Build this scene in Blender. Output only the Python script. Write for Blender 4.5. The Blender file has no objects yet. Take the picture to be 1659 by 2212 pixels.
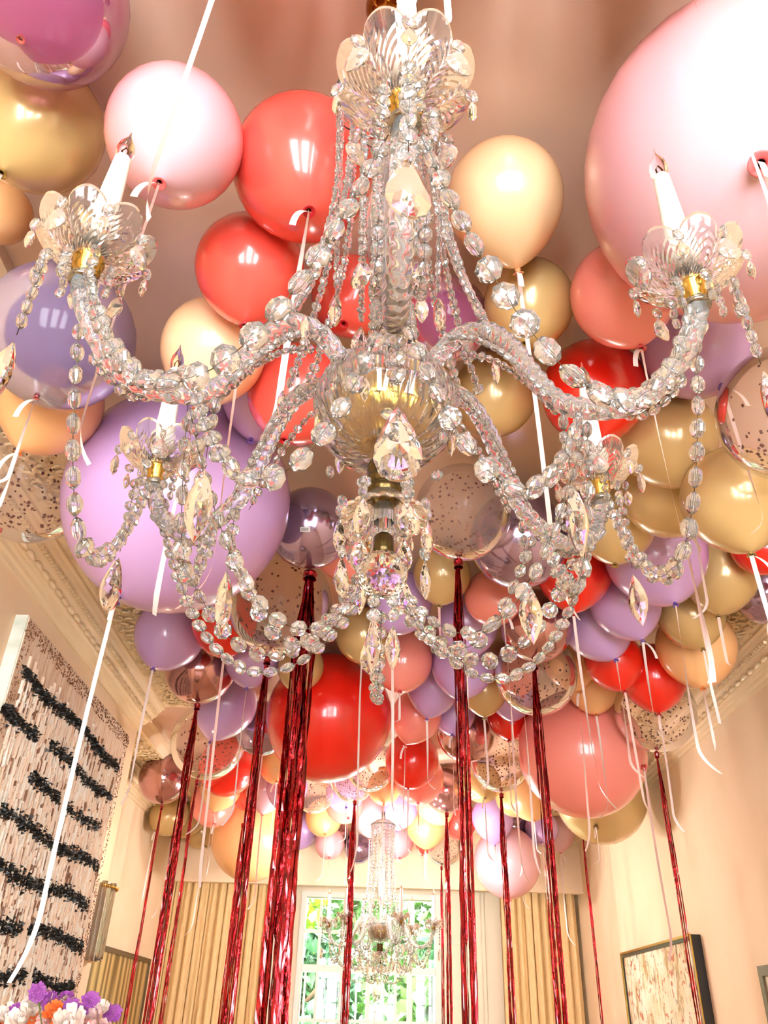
import bpy, math, random
from math import sin, cos, pi, sqrt, radians
from mathutils import Vector, Matrix, Quaternion
random.seed(7)
sc = bpy.context.scene
C = sc.collection
ZC = 1.7                      # eye height of the camera above the floor
CEIL = ZC + 1.75

# ------------------------------------------------------------------ camera
cam = bpy.data.objects.new('camera', bpy.data.cameras.new('camera'))
C.objects.link(cam)
cam.data.sensor_fit = 'VERTICAL'
cam.data.sensor_height = 24
cam.data.lens = 24 * 1720 / 2212
cam.data.clip_start = 0.02
_R = Matrix(((0.99951213, -0.03120996, 0.00120074),
             (-0.01588695, -0.54113398, -0.84078631),
             (0.02689067, 0.84035704, -0.54136581)))
cam.matrix_world = Matrix.Translation((0, 0, ZC)) @ _R.to_4x4()
sc.camera = cam

# ------------------------------------------------------------------ render look
sc.view_settings.view_transform = 'Standard'
sc.view_settings.look = 'None'
sc.view_settings.gamma = 1
sc.view_settings.use_curve_mapping = False
sc.view_settings.exposure = 1.3
cy = sc.cycles
cy.use_denoising = True
cy.use_adaptive_sampling = True
cy.adaptive_threshold = 0.03
cy.max_bounces = 14
cy.diffuse_bounces = 3
cy.glossy_bounces = 4
cy.transmission_bounces = 10
cy.transparent_max_bounces = 16
cy.caustics_reflective = False
cy.caustics_refractive = False
cy.sample_clamp_indirect = 6
cy.blur_glossy = 0.5

# ------------------------------------------------------------------ sky and lights
wd = bpy.data.worlds.new('sky'); sc.world = wd; wd.use_nodes = True
bgn = wd.node_tree.nodes['Background']
bgn.inputs[0].default_value = (0.93, 0.97, 1.0, 1)
bgn.inputs[1].default_value = 12.0

def area(name, loc, rot, sx, sy, power, col=(1, 1, 1)):
    l = bpy.data.lights.new(name, 'AREA'); l.shape = 'RECTANGLE'; l.size = sx; l.size_y = sy
    l.energy = power; l.color = col
    o = bpy.data.objects.new(name, l); C.objects.link(o); o.location = loc; o.rotation_euler = rot
    return o
# daylight outside the three tall windows of the wall behind the camera
for wx in (-0.85, 0.25, 1.35):
    area('window_daylight', (wx, -2.78, ZC + 0.15), (radians(90), 0, 0), 0.78, 2.3, 13, (0.95, 0.98, 1.0))
# daylight portal of the far window
pt = area('window_portal', (0, 9.15, ZC - 0.2), (radians(-90), 0, 0), 1.26, 2.5, 1)
pt.data.cycles.is_portal = True
# sky light over the garden just outside the far window head, and sun on the trees
sun = bpy.data.lights.new('sun', 'SUN'); sun.energy = 1.5; sun.angle = radians(1); sun.color = (1, 0.96, 0.85)
so = bpy.data.objects.new('sun', sun); C.objects.link(so); so.rotation_euler = (radians(38), radians(12), 0); so.location = (0, 6, 8)

# ------------------------------------------------------------------ materials
def lin(r, g, b):
    f = lambda c: ((c / 255 + 0.055) / 1.055) ** 2.4 if c > 10 else c / 255 / 12.92
    return (f(r), f(g), f(b), 1)
MATS = {}
def pmat(name, col, rough=0.5, metal=0.0, **k):
    m = bpy.data.materials.new(name); m.use_nodes = True
    b = m.node_tree.nodes['Principled BSDF']
    b.inputs['Base Color'].default_value = col if len(col) == 4 else (*col, 1)
    b.inputs['Roughness'].default_value = rough
    b.inputs['Metallic'].default_value = metal
    for kk, v in k.items():
        b.inputs[kk.replace('_', ' ')].default_value = v
    MATS[name] = m
    return m
def nodes(m):
    nt = m.node_tree
    return nt, nt.nodes['Principled BSDF'], nt.nodes['Material Output']
def add_noise(m, scale, c1, c2, strength=0.0, detail=4, dist=0.01, stretch=None, lo=0.35, hi=0.65, rough=None):
    nt, b, o = nodes(m)
    tc = nt.nodes.new('ShaderNodeTexCoord')
    mp = nt.nodes.new('ShaderNodeMapping')
    if stretch: mp.inputs['Scale'].default_value = stretch
    nt.links.new(tc.outputs['Object'], mp.inputs['Vector'])
    n = nt.nodes.new('ShaderNodeTexNoise'); n.inputs['Scale'].default_value = scale; n.inputs['Detail'].default_value = detail
    nt.links.new(mp.outputs[0], n.inputs['Vector'])
    r = nt.nodes.new('ShaderNodeValToRGB')
    r.color_ramp.elements[0].position = lo; r.color_ramp.elements[1].position = hi
    r.color_ramp.elements[0].color = c1; r.color_ramp.elements[1].color = c2
    nt.links.new(n.outputs['Fac'], r.inputs['Fac'])
    nt.links.new(r.outputs['Color'], b.inputs['Base Color'])
    if strength:
        bp = nt.nodes.new('ShaderNodeBump'); bp.inputs['Strength'].default_value = strength; bp.inputs['Distance'].default_value = dist
        nt.links.new(n.outputs['Fac'], bp.inputs['Height']); nt.links.new(bp.outputs[0], b.inputs['Normal'])
    return n

WALL = lin(252, 226, 192)
m_wall = pmat('wall_paint', WALL, 0.75)
add_noise(m_wall, 3, lin(251, 223, 188), lin(253, 229, 196), 0.03)
m_cream = pmat('cream_paint', lin(250, 236, 208), 0.55)
m_white = pmat('white_paint', lin(250, 246, 236), 0.4)
m_ceil = pmat('ceiling_lacquer', lin(226, 194, 172), 0.2)
m_ceil.node_tree.nodes['Principled BSDF'].inputs['Specular IOR Level'].default_value = 0.9
m_plaster = pmat('plaster', lin(248, 226, 190), 0.6)
m_leafband = pmat('plaster_leafwork', lin(238, 212, 170), 0.6)
m_floor = pmat('oak_floor', lin(200, 165, 125), 0.35)
m_curtain = pmat('curtain_cloth', lin(226, 184, 120), 0.8)
add_noise(m_curtain, 120, lin(230, 192, 134), lin(242, 212, 160), 0.1, stretch=(1, 1, 0.1))
m_brass = pmat('brass', lin(190, 150, 70), 0.22, 1.0)
m_darkbrass = pmat('aged_brass', lin(90, 75, 45), 0.25, 1.0)
m_wire = pmat('bronze_wire', lin(84, 70, 48), 0.35, 1.0)
m_silver = pmat('silvered_metal', lin(150, 145, 130), 0.2, 1.0)
m_amber = pmat('amber_lacquered_brass', lin(150, 92, 35), 0.08, 1.0)
m_wax = pmat('ivory_candle', lin(255, 250, 238), 0.35)
m_wax.node_tree.nodes['Principled BSDF'].inputs['Subsurface Weight'].default_value = 0.0

def glassy(name, tint=(1, 1, 1, 1), ior=1.5, film=0, white=0.0, rough=0.0):
    m = bpy.data.materials.new(name); m.use_nodes = True
    b = m.node_tree.nodes['Principled BSDF']
    b.inputs['Base Color'].default_value = tint
    b.inputs['Roughness'].default_value = rough
    b.inputs['IOR'].default_value = ior
    b.inputs['Transmission Weight'].default_value = 1 - white
    if film:
        b.inputs['Thin Film Thickness'].default_value = film
        b.inputs['Thin Film IOR'].default_value = 1.36
    MATS[name] = m
    return m
m_crystal = glassy('lead_crystal', (.94, .99, 1, 1), ior=1.52, white=.1)
m_ab = glassy('iridescent_crystal', (.92, .98, 1, 1), ior=1.55, film=480, white=.02)
m_arm = glassy('moulded_glass', (.93, 0.99, 1, 1), 1.46, white=.12)
m_pan = glassy('cut_glass', (.95, .99, 1, 1), ior=1.45, white=.05)
m_bulb = glassy('bulb_glass', ior=1.2)
m_tubeglass = glassy('textured_glass', (1, 0.98, 0.90, 1), 1.25, white=.1)
m_fil = pmat('filament', lin(250, 150, 40), 0.4)
m_pane = bpy.data.materials.new('window_glass'); m_pane.use_nodes = True
nt = m_pane.node_tree; nt.nodes.clear()
o_ = nt.nodes.new('ShaderNodeOutputMaterial'); mx = nt.nodes.new('ShaderNodeMixShader'); t_ = nt.nodes.new('ShaderNodeBsdfTransparent'); g_ = nt.nodes.new('ShaderNodeBsdfGlossy'); fr = nt.nodes.new('ShaderNodeFresnel')
g_.inputs['Roughness'].default_value = 0.02; fr.inputs[0].default_value = 1.45
nt.links.new(fr.outputs[0], mx.inputs[0]); nt.links.new(t_.outputs[0], mx.inputs[1]); nt.links.new(g_.outputs[0], mx.inputs[2]); nt.links.new(mx.outputs[0], o_.inputs[0])

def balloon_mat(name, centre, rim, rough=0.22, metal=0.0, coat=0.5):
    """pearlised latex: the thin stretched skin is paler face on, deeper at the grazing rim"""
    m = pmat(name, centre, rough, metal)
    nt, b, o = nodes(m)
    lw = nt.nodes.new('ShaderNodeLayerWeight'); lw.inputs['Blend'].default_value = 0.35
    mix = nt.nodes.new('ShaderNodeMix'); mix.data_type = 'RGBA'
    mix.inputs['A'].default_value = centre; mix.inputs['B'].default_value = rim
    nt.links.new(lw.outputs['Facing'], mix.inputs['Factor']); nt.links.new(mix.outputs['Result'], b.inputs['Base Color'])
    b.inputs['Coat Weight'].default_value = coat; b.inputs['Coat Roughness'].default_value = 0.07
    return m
BM = {
 'blush': balloon_mat('blush_latex', lin(222, 184, 194), lin(232, 138, 138), .3),
 'coral': balloon_mat('coral_latex', lin(250, 92, 80), lin(238, 62, 54), .22),
 'red': balloon_mat('red_latex', lin(246, 36, 22), lin(232, 26, 16), .22),
 'salmon': balloon_mat('salmon_latex', lin(252, 152, 140), lin(248, 130, 118), .25),
 'lavender': balloon_mat('lavender_latex', lin(203, 168, 222), lin(190, 140, 206), .25),
 'gold': balloon_mat('gold_latex', lin(210, 180, 122), lin(192, 154, 92), .25, .15),
 'champagne': balloon_mat('champagne_latex', lin(240, 212, 168), lin(242, 182, 128), .25, .1),
 'peach': balloon_mat('peach_latex', lin(250, 214, 172), lin(246, 188, 140), .28),
 'apricot': balloon_mat('apricot_latex', lin(250, 196, 138), lin(244, 172, 108), .28),
}
BM['chrome_violet'] = balloon_mat('violet_chrome', lin(172, 152, 182), lin(150, 128, 160), .13, .85, .3)
BM['chrome_mauve'] = balloon_mat('mauve_chrome', lin(196, 150, 150), lin(170, 120, 125), .12, .9, .3)
def shell_mat(name, tint, fac, gloss=0.05, body=None, bodyfac=0.0):
    """thin clear plastic bubble: transparent with a fresnel reflection"""
    m = bpy.data.materials.new(name); m.use_nodes = True
    nt = m.node_tree; nt.nodes.clear()
    o = nt.nodes.new('ShaderNodeOutputMaterial')
    t = nt.nodes.new('ShaderNodeBsdfTransparent'); t.inputs[0].default_value = tint
    g = nt.nodes.new('ShaderNodeBsdfGlossy'); g.inputs['Roughness'].default_value = gloss
    lw = nt.nodes.new('ShaderNodeLayerWeight'); lw.inputs['Blend'].default_value = fac
    mx = nt.nodes.new('ShaderNodeMixShader')
    nt.links.new(lw.outputs['Fresnel'], mx.inputs[0]); nt.links.new(t.outputs[0], mx.inputs[1]); nt.links.new(g.outputs[0], mx.inputs[2])
    last = mx
    if body:
        d = nt.nodes.new('ShaderNodeBsdfDiffuse'); d.inputs[0].default_value = body
        m2 = nt.nodes.new('ShaderNodeMixShader'); m2.inputs[0].default_value = bodyfac
        nt.links.new(mx.outputs[0], m2.inputs[1]); nt.links.new(d.outputs[0], m2.inputs[2]); last = m2
    nt.links.new(last.outputs[0], o.inputs[0])
    return m
BM['confetti'] = shell_mat('clear_plastic', (0.98, 0.95, 0.93, 1), 0.16, 0.05, lin(250, 225, 210), 0.09)
BM['bubble_mauve'] = shell_mat('mauve_plastic', lin(236, 196, 214), 0.3, 0.05, lin(184, 104, 146), 0.45)
BM['bubble_violet'] = shell_mat('violet_plastic', lin(205, 190, 226), 0.3, 0.06, lin(150, 132, 170), 0.5)
m_conf = pmat('copper_confetti', lin(92, 40, 30), 0.6, 0.0)
m_conf.node_tree.nodes['Principled BSDF'].inputs['Specular IOR Level'].default_value = 0.15
m_ribbon = pmat('satin_ribbon', lin(250, 232, 226), 0.35)
m_ribbon2 = pmat('pink_satin_ribbon', lin(244, 206, 196), 0.35)
m_foil = pmat('red_foil', lin(186, 34, 54), 0.15, 1.0)
m_foil.node_tree.nodes['Principled BSDF'].inputs['Coat Weight'].default_value = 0.6
def bumpy(m, scale, strength, dist, stretch=(1, 1, 1)):
    nt, b, o = nodes(m)
    tc = nt.nodes.new('ShaderNodeTexCoord'); mp = nt.nodes.new('ShaderNodeMapping'); mp.inputs['Scale'].default_value = stretch
    n = nt.nodes.new('ShaderNodeTexNoise'); n.inputs['Scale'].default_value = scale
    bp = nt.nodes.new('ShaderNodeBump'); bp.inputs['Strength'].default_value = strength; bp.inputs['Distance'].default_value = dist
    nt.links.new(tc.outputs['Object'], mp.inputs[0]); nt.links.new(mp.outputs[0], n.inputs['Vector'])
    nt.links.new(n.outputs['Fac'], bp.inputs['Height']); nt.links.new(bp.outputs[0], b.inputs['Normal'])
add_noise(m_foil, 3, lin(112, 14, 22), lin(196, 40, 46), 0.6, 3, .012, (1, 1, 14))

# ------------------------------------------------------------------ mesh helpers
class MB:
    def __init__(s): s.v = []; s.f = []; s.mi = []; s.cur = 0
    def add(s, vs, fs, M=None):
        n = len(s.v)
        s.v += [tuple(M @ Vector(v)) for v in vs] if M is not None else [tuple(v) for v in vs]
        s.f += [tuple(i + n for i in f) for f in fs]; s.mi += [s.cur] * len(fs)
        return s
    def box(s, x0, x1, y0, y1, z0, z1, M=None):
        vs = [(x, y, z) for x in (x0, x1) for y in (y0, y1) for z in (z0, z1)]
        return s.add(vs, [(0, 1, 3, 2), (4, 6, 7, 5), (0, 4, 5, 1), (2, 3, 7, 6), (0, 2, 6, 4), (1, 5, 7, 3)], M)
    def lathe(s, prof, n=24, M=None, flute=None, close=False):
        vs = []; fs = []
        for (r, z) in prof:
            for i in range(n):
                a = 2 * pi * i / n; rr = r if flute is None else r * flute(a, z)
                vs.append((rr * cos(a), rr * sin(a), z))
        for j in range(len(prof) - 1):
            for i in range(n):
                k = (i + 1) % n
                fs.append((j * n + i, j * n + k, (j + 1) * n + k, (j + 1) * n + i))
        if close:
            fs.append(tuple(reversed(range(n)))); fs.append(tuple(range((len(prof) - 1) * n, len(prof) * n)))
        return s.add(vs, fs, M)
    def tube(s, pts, rad, n=6, cap=True, shape=None):
        """swept tube; shape(angle, arclength) scales the radius"""
        pts = [Vector(p) for p in pts]; L = 0; up = None; vs = []; fs = []
        for i, p in enumerate(pts):
            t = (pts[min(i + 1, len(pts) - 1)] - pts[max(i - 1, 0)]).normalized()
            if up is None:
                up = Vector((0, 0, 1)) if abs(t.z) < 0.9 else Vector((1, 0, 0))
                up = (up - t * up.dot(t)).normalized()
            else:
                up = (up - t * up.dot(t)).normalized()
            sd = t.cross(up)
            if i: L += (p - pts[i - 1]).length
            r = rad(i / (len(pts) - 1)) if callable(rad) else rad
            for k in range(n):
                a = 2 * pi * k / n; rr = r * (shape(a, L) if shape else 1)
                vs.append(p + (up * cos(a) + sd * sin(a)) * rr)
        for i in range(len(pts) - 1):
            for k in range(n):
                q = (k + 1) % n
                fs.append((i * n + k, i * n + q, (i + 1) * n + q, (i + 1) * n + k))
        if cap:
            fs.append(tuple(reversed(range(n)))); fs.append(tuple(range((len(pts) - 1) * n, len(pts) * n)))
        return s.add(vs, fs)
    def mesh(s, name, mats, smooth=True):
        me = bpy.data.meshes.new(name); me.from_pydata(s.v, [], s.f)
        if not isinstance(mats, (list, tuple)): mats = [mats]
        for m in mats: me.materials.append(m)
        if len(mats) > 1: me.polygons.foreach_set('material_index', s.mi)
        me.polygons.foreach_set('use_smooth', [smooth] * len(me.polygons)); me.update()
        return me
    def obj(s, name, mats, parent=None, smooth=True, **p):
        return link(name, s.mesh(name, mats, smooth), parent, **p)
def link(name, me, parent=None, loc=None, rot=None, scale=None, mat=None, **p):
    o = bpy.data.objects.new(name, me); C.objects.link(o)
    if parent is not None: o.parent = parent
    if loc is not None: o.location = loc
    if rot is not None:
        if isinstance(rot, Quaternion): o.rotation_mode = 'QUATERNION'; o.rotation_quaternion = rot
        else: o.rotation_euler = rot
    if scale is not None: o.scale = scale if hasattr(scale, '__len__') else (scale,) * 3
    for k, v in p.items(): o[k] = v
    return o
def empty(name, loc, label, cat, group=None, rot=(0, 0, 0)):
    o = link(name, None, None, loc, rot); o['label'] = label; o['category'] = cat
    if group: o['group'] = group
    return o
def RZ(a): return Matrix.Rotation(a, 4, 'Z')
def TR(x, y, z): return Matrix.Translation((x, y, z))

# ================================================================== the room
WL, WL2, WR = -1.5, -2.0, 2.0        # left wall, its recessed far part, right wall
YB, YS, YP, YF = -2.5, 4.93, 8.3, 8.9  # rear wall, step of the left wall, pelmet, window wall
def S(name, mb, mats, smooth=False, parent=None):
    return mb.obj(name, mats, parent, smooth, **({} if parent else {'kind': 'structure'}))
# oak boards laid along the room (out of the frame, but they bounce the light)
fl = S('floor', MB().box(-2.2, 2.3, -2.7, 9.2, -0.06, -0.01), m_floor)
for i in range(18):
    MB().box(-2.0 + i * 0.2365, -2.0 + i * 0.2365 + 0.232, -2.5, 8.9, -0.01, 0.0).obj('plank', m_floor, fl, False)
S('ceiling', MB().box(-2.2, 2.3, -2.7, 9.2, CEIL, CEIL + 0.1), m_ceil)
S('wall_left', MB().box(WL - 0.6, WL, -2.7, YS, 0, CEIL), m_wall)
S('wall_left_recess', MB().box(WL2 - 0.2, WL2, YS, 9.2, 0, CEIL), m_wall)
S('wall_right', MB().box(WR, WR + 0.2, -2.7, 9.2, 0, CEIL), m_wall)
mb = MB(); xs = [-1.7, -1.24, -0.46, -0.14, 0.64, 0.96, 1.74, 2.2]   # rear wall with three tall windows
for a, b in ((0, 1), (2, 3), (4, 5), (6, 7)): mb.box(xs[a], xs[b], YB - 0.2, YB, 0, CEIL)
for a, b in ((1, 2), (3, 4), (5, 6)): mb.box(xs[a], xs[b], YB - 0.2, YB, 0, ZC - 1.0); mb.box(xs[a], xs[b], YB - 0.2, YB, ZC + 1.3, CEIL)
S('wall_rear', mb, m_wall)
for n, (a, b) in enumerate(((1, 2), (3, 4), (5, 6))):
    mb = MB(); x0, x1 = xs[a], xs[b]; z0, z1 = ZC - 1.0, ZC + 1.3
    mb.box(x0, x1, YB - .12, YB - .06, z0, z0 + .06); mb.box(x0, x1, YB - .12, YB - .06, z1 - .06, z1); mb.box(x0, x0 + .05, YB - .12, YB - .06, z0, z1); mb.box(x1 - .05, x1, YB - .12, YB - .06, z0, z1)
    wo = S('window_%d' % (n + 2), mb, m_white)
    for k in (1, 2): MB().box(x0 + k * .26 - .014, x0 + k * .26 + .014, YB - .11, YB - .07, z0, z1).obj('glazing_bar', m_white, wo, False)
    for k in range(1, 5): MB().box(x0, x1, YB - .11, YB - .07, z0 + k * .46 - .014, z0 + k * .46 + .014).obj('glazing_bar', m_white, wo, False)
    MB().box(x0, x1, YB - .093, YB - .087, z0, z1).obj('pane', m_pane, wo, False)
# far pelmet wall over the curtains, window wall with the opening
S('wall_pelmet', MB().box(-2.2, 2.2, YP, YP + 0.08, ZC + 1.10, CEIL), m_wall)
mb = MB(); wx0, wx1, wz0, wz1 = -0.67, 0.63, ZC - 1.25, ZC + 1.07
mb.box(-2.2, wx0 - .05, YF, YF + .25, 0, CEIL); mb.box(wx1 + .05, 2.2, YF, YF + .25, 0, CEIL); mb.box(wx0 - .05, wx1 + .05, YF, YF + .25, wz1 + .05, CEIL); mb.box(wx0 - .05, wx1 + .05, YF, YF + .25, 0, wz0 - .05)
S('wall_far', mb, m_cream)
# raised panels beside the window
t1 = S('trim_1', MB().box(-1.12, -.80, YF - .02, YF, ZC - 1.6, ZC + 1.3).box(.76, 1.12, YF - .02, YF, ZC - 1.6, ZC + 1.3), m_cream)
for (a, b) in ((-1.08, -.84), (.80, 1.08)):
    for (c, d) in ((-1.5, -.2), (-.14, .62), (.68, 1.25)):
        MB().box(a, b, YF - .035, YF - .02, ZC + c, ZC + d).obj('panel', m_cream, t1, False)
# the window
mb = MB(); fw = .05
mb.box(wx0 - fw, wx0, YF - .03, YF + .16, wz0, wz1); mb.box(wx1, wx1 + fw, YF - .03, YF + .16, wz0, wz1)
mb.box(wx0 - fw, wx1 + fw, YF - .03, YF + .16, wz1, wz1 + fw); mb.box(wx0 - fw - .03, wx1 + fw + .03, YF - .08, YF + .16, wz0 - fw, wz0)
win = S('window_1', mb, m_white)
for x, wd_ in ((-.52, .012), (-.285, .012), (-.02, .02), (.245, .012), (.385, .024)):
    MB().box(x - wd_, x + wd_, YF + .06, YF + .10, wz0, wz1).obj('glazing_bar', m_white, win, False)
for z, h in ((.77, .014), (.45, .03), (.02, .014), (-.4, .014), (-.8, .014)):
    MB().box(wx0, wx1, YF + .055, YF + .105, ZC + z - h, ZC + z + h).obj('glazing_bar', m_white, win, False)
MB().box(wx0, wx1, YF + .078, YF + .082, wz0, wz1).obj('pane', m_pane, win, False)
# white safety railing outside the lower sashes
rail = empty('window_railing', (0, YF + .45, ZC - 1.25), 'white upright bars of a railing outside the lower window panes', 'railing')
MB().box(-.72, .70, -.02, .02, 1.68, 1.71).box(-.72, .70, -.02, .02, .02, .05).obj('rail', m_white, rail, False)
for k in range(11):
    MB().box(-.66 + k * .13 - .009, -.66 + k * .13 + .009, -.009, .009, 0.03, 1.69).obj('railing_bar', m_white, rail, False)
link('bracket', MB().box(-.74, -.70, -.21, .02, 1.66, 1.72).box(.68, .72, -.21, .02, 1.66, 1.72).mesh('bracket', m_white, False), rail)
S('trim_8', MB().box(-2.0, 2.0, YP + .08, YF, ZC + 1.52, ZC + 1.56), m_cream)

# ------------------------------------------------------------------ cornice: swept profile, egg-and-dart, leaf band
def sweep(name, prof, path, mat):
    """extrude profile (outward distance from wall, z) along a list of (point, inward normal) stations"""
    mb = MB(); n = len(prof); vs = []; fs = []
    for (px, py, nx, ny) in path:
        for (d, z) in prof: vs.append((px + nx * d, py + ny * d, ZC + z))
    for j in range(len(path) - 1):
        for i in range(n - 1): fs.append((j * n + i, j * n + i + 1, (j + 1) * n + i + 1, (j + 1) * n + i))
    return S(name, mb.add(vs, fs), mat)
CP = [(0, 1.497), (.012, 1.497), (.015, 1.515), (.03, 1.52), (.033, 1.535), (.05, 1.54), (.052, 1.545), (.095, 1.585), (.105, 1.585), (.105, 1.60), (.112, 1.605), (.118, 1.613), (.128, 1.62), (.135, 1.632), (.15, 1.637), (.15, 1.652), (.165, 1.656), (.36, 1.656), (.365, 1.648), (.385, 1.648), (.39, 1.665), (.41, 1.70), (.44, 1.715), (.445, 1.75)]
cornL = sweep('trim_2', CP, [(WL, YB, 1, 0), (WL, YS, 1, 0)], m_plaster)
S('trim_3', MB().add([(WL + d, YS, ZC + z) for d, z in CP] + [(WL, YS, CEIL)], [tuple(range(len(CP) + 1))]), m_plaster)
cornL2 = sweep('trim_4', CP, [(WL2, YS, 1, 0), (WL2, YP, 1, 0)], m_plaster)
CPR = [(d, z + .035 if z < 1.7 else z) for d, z in CP]
cornR = sweep('trim_5', CPR, [(WR, YB, -1, 0), (WR, YP, -1, 0)], m_plaster)
CPF = [(d * .5, z) for d, z in CP]
cornF = sweep('trim_6', CPF, [(WL2, YP, 0, -1), (WR, YP, 0, -1)], m_plaster)
egg = MB()
egg.lathe([(0.002, -.5), (.3, -.42), (.46, -.15), (.46, .12), (.3, .4), (.002, .5)], 8)
egg_me = egg.mesh('egg', m_plaster, True)
dart_me = MB().add([(-.18, -.5, 0), (.18, -.5, 0), (0, .5, 0), (0, 0, .35)], [(0, 1, 3), (1, 2, 3), (2, 0, 3)]).mesh('dart', m_plaster, False)
def eggs(parent, X, sgn, y0, y1, dz, full):
    """egg-and-dart course; the nearest pieces are parts, the far ones are joined"""
    pitch = .085; n = int((y1 - y0) / pitch); far = MB(); k = 0
    Rm = Matrix.Rotation(radians(-40) * sgn, 4, 'Y')
    for i in range(n):
        y = y0 + (i + .5) * pitch
        for (me, off, sx, sy, sz) in ((egg_me, 0, .030, .056, .062), (dart_me, pitch / 2, .02, .05, .02)):
            M = TR(X + sgn * .074, y + off, ZC + 1.563 + dz) @ Rm @ (Matrix.Diagonal((sx, sy, sz, 1)) if me is egg_me else Matrix.Rotation(radians(90), 4, 'X') @ Matrix.Diagonal((.02, .05, .02, 1)))
            if me is egg_me and i < full:
                o = link('egg', me, parent); o.matrix_local = M; k += 1
            else:
                far.add([v.co for v in me.vertices], [tuple(p.vertices) for p in me.polygons], M)
        # small bead course under the eggs and dentils above
        for q in range(3):
            yy = y + (q - 1) * pitch / 3
            far.box(X + sgn * .104, X + sgn * .122, yy - .008, yy + .008, ZC + 1.588 + dz, ZC + 1.603 + dz)
    far.obj('dart_course', m_plaster, parent, False, kind='stuff')
eggs(cornL, WL, 1, 2.1, YS - .02, 0, 34)
eggs(cornR, WR, -1, 3.6, 7.2, .035, 40)
eggs(cornL2, WL2, 1, 5.2, 8.2, 0, 0)
# scrolling leaf ornament on the soffit: curled leaves in relief
def leaves(parent, X, sgn, y0, y1, dz, w=.17, d0=.18):
    mb = MB(); rnd = random.Random(3); y = y0
    while y < y1:
        for r_ in range(3):
            cx = X + sgn * (d0 + (r_ + .5) * w / 3 + rnd.uniform(-.01, .01)); cy_ = y + rnd.uniform(-.015, .015)
            a0 = rnd.uniform(0, 2 * pi); n = 7; R0 = rnd.uniform(.026, .038); dirn = rnd.choice((-1, 1))
            pts = []
            for i in range(n):
                t = i / (n - 1); a = a0 + dirn * t * 4.4; rr = R0 * (1 - .72 * t)
                pts.append((cx + rr * cos(a), cy_ + rr * sin(a), ZC + 1.654 + dz - .006 * sin(pi * min(1, t + .2)) - .004))
            mb.tube(pts, lambda t: .0085 * (1 - .5 * t), 5)
            for q in range(3):   # leaflets
                a = a0 + q * 2.1; l = rnd.uniform(.02, .035)
                c, s_ = cos(a), sin(a); bx, by = cx + R0 * c, cy_ + R0 * s_; z = ZC + 1.653 + dz
                mb.add([(bx, by, z), (bx + l * .5 * c - .011 * s_, by + l * .5 * s_ + .011 * c, z - .004), (bx + l * c, by + l * s_, z - .003), (bx + l * .5 * c + .011 * s_, by + l * .5 * s_ - .011 * c, z - .004), (bx + l * .5 * c, by + l * .5 * s_, z - .012)], [(0, 1, 4), (1, 2, 4), (2, 3, 4), (3, 0, 4)])
        y += .055
    mb.obj('leaf_scroll', m_leafband, parent, True, kind='stuff')
leaves(cornL, WL, 1, 1.9, YS - .02, 0)
leaves(cornR, WR, -1, 3.4, 7.6, .035)
leaves(cornL2, WL2, 1, 5.0, 8.2, 0)
# carved course of the far cornice
mb = MB()
for i in range(90): mb.box(WL2 + .04 + i * .0445, WL2 + .062 + i * .0445, YP - .06, YP - .03, ZC + 1.56, ZC + 1.60)
mb.obj('dentil_course', m_plaster, cornF, False, kind='stuff')

# ------------------------------------------------------------------ curtains
def curtain(x0, x1, label, seed):
    rnd = random.Random(seed); mb = MB(); n = int((x1 - x0) / .006); vs = []; fs = []
    ph = [rnd.uniform(0, 6.3) for _ in range(3)]
    zs = [ZC + 1.3, ZC + 1.1, ZC + .6, ZC + 0, ZC - .8, .03]
    for j, z in enumerate(zs):
        for i in range(n + 1):
            x = x0 + (x1 - x0) * i / n; u = x * 78 + .7 * sin(x * 9 + ph[1]) + .12 * j
            yy = YP + .22 + .032 * sin(u) * (.75 + .25 * sin(x * 5 + ph[0])) + .012 * sin(2.3 * u + ph[2] + .3 * j)
            vs.append((x + .012 * cos(u), yy, z))
    for j in range(len(zs) - 1):
        for i in range(n): a = j * (n + 1) + i; fs.append((a, a + 1, a + n + 2, a + n + 1))
    me = mb.add(vs, fs).mesh('curtain', m_curtain, True)
    o = empty('curtain', ((x0 + x1) / 2, YP + .22, 0), label, 'curtain', 'curtains at the far window')
    c = link('drape', me, o); c.location = (-(x0 + x1) / 2, -(YP + .22), 0)
    MB().box(-(x1 - x0) / 2, (x1 - x0) / 2, -.015, .015, ZC + 1.3, ZC + 1.33).obj('curtain_rail', m_white, o, False)
    return o
curtain(-1.96, -1.0, 'pleated tan floor-length curtain on the left of the bright window', 1)
curtain(1.22, 1.97, 'pleated tan floor-length curtain on the right of the bright window', 2)

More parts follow.
